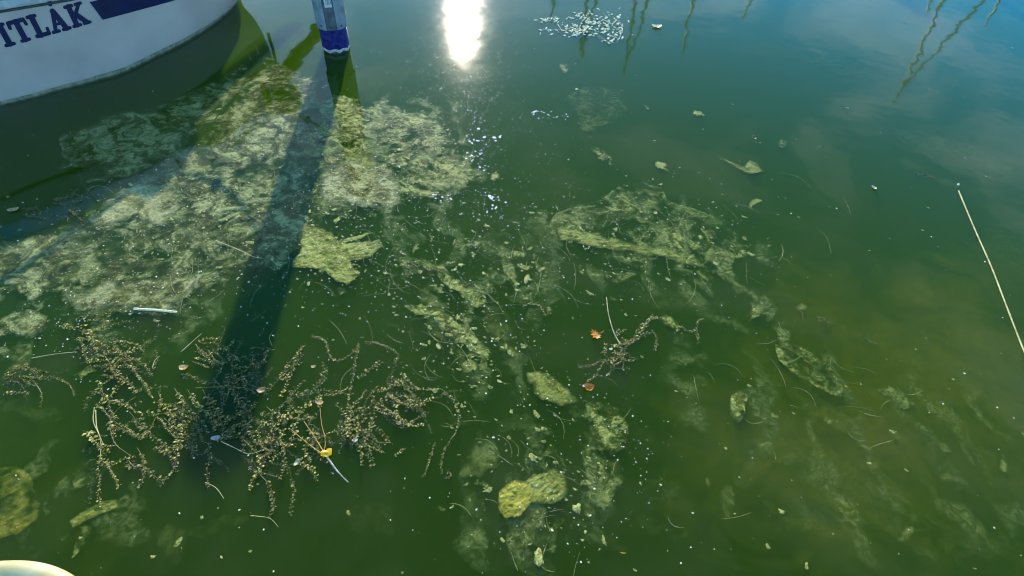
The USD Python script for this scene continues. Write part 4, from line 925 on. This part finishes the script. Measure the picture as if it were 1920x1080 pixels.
t, o = stick('reed_stalk', [(1797, 358), (1825, 425), (1858, 500), (1885, 570), (1910, 635), (1932, 690)], .0042, 'straw_look', 'long pale reed stalk floating at the right edge', 'reed', taper=.9)
kb = trimesh.creation.icosphere(1, .008); kb.apply_translation(g(1797, 346, .003)); obj('seed_head', moved(kb, o), 'speck_look', t, smooth=True)
stick('white_stick', [(252, 580), (290, 582), (332, 586)], .0062, 'speck_look', 'straight white stick at the lower edge of the pale algae sheet', 'stick', z=.004, taper=.8)
stick('reed_stalk', [(1137, 558), (1141, 590), (1150, 622), (1162, 645)], .0022, 'straw_look', 'thin green straw pointing down to the orange maple leaf', 'reed', taper=1.4)
t, o = stick('twig', [(612, 856), (628, 878), (640, 892), (653, 905)], .0042, 'bark_look', 'dark and pale barked twig below the yellow leaf', 'twig', z=.003, taper=.6)
for q, r_ in (([(600, 765), (603, 795), (610, 825), (608, 845)], .0020), ([(570, 790), (590, 820), (606, 846)], .0024), ([(545, 805), (575, 830), (602, 850)], .0022)):
    P = spline([g(x, y, .004) for x, y in q], 6); obj('branch', moved(tube(P, np.linspace(r_ * .6, r_, len(P)), 6), o), 'orange_twig_look', t, smooth=True)
stick('reed_stalk', [(180, 770), (182, 800), (190, 830), (188, 870)], .0024, 'straw_look', 'bent pale reed stem crossing the big left pondweed clump', 'reed', z=.004)
stick('reed_stalk', [(178, 765), (176, 790), (185, 812), (195, 835)], .0022, 'straw_look', 'second pale reed stem beside the bent one in the left clump', 'reed', z=.005)
stick('reed_stalk', [(255, 745), (225, 765), (208, 790), (215, 830), (245, 855)], .0016, 'weed_stem_look', 'thin arched brown stem inside the big left pondweed clump', 'reed', z=.003)
stick('reed_stalk', [(60, 672), (100, 665), (145, 660)], .0022, 'straw_look', 'straight pale stem at the left above the big pondweed clump', 'reed')
stick('reed_stalk', [(366, 728), (410, 726), (460, 728), (480, 738)], .0018, 'weed_stem_look', 'thin straight stem crossing the pile shadow', 'reed')
stick('reed_stalk', [(415, 828), (440, 840), (465, 851), (490, 845), (500, 835)], .0018, 'straw_look', 'thin pale stem from the grey leaf towards the yellow leaf clump', 'reed')
stick('reed_stalk', [(385, 905), (405, 915), (420, 935)], .0016, 'straw_look', 'short thin stem hanging below the pile shadow clump', 'reed')
stick('reed_stalk', [(340, 660), (362, 640), (378, 626)], .0020, 'straw_look', 'short straight stem left of the pile shadow top', 'reed')
stick('reed_stalk', [(286, 690), (291, 676), (300, 668)], .0020, 'straw_look', 'tiny hooked pale stem left of the pile shadow', 'reed')
stick('reed_stalk', [(405, 452), (450, 470), (475, 482), (492, 485)], .0026, 'straw_look', 'pale straw lying on the mat at the left edge of the pile shadow', 'reed', z=.003)
stick('reed_stalk', [(470, 967), (505, 972), (522, 988)], .0014, 'strand_look', 'hair thin bent stem in the open water below the clumps', 'reed')
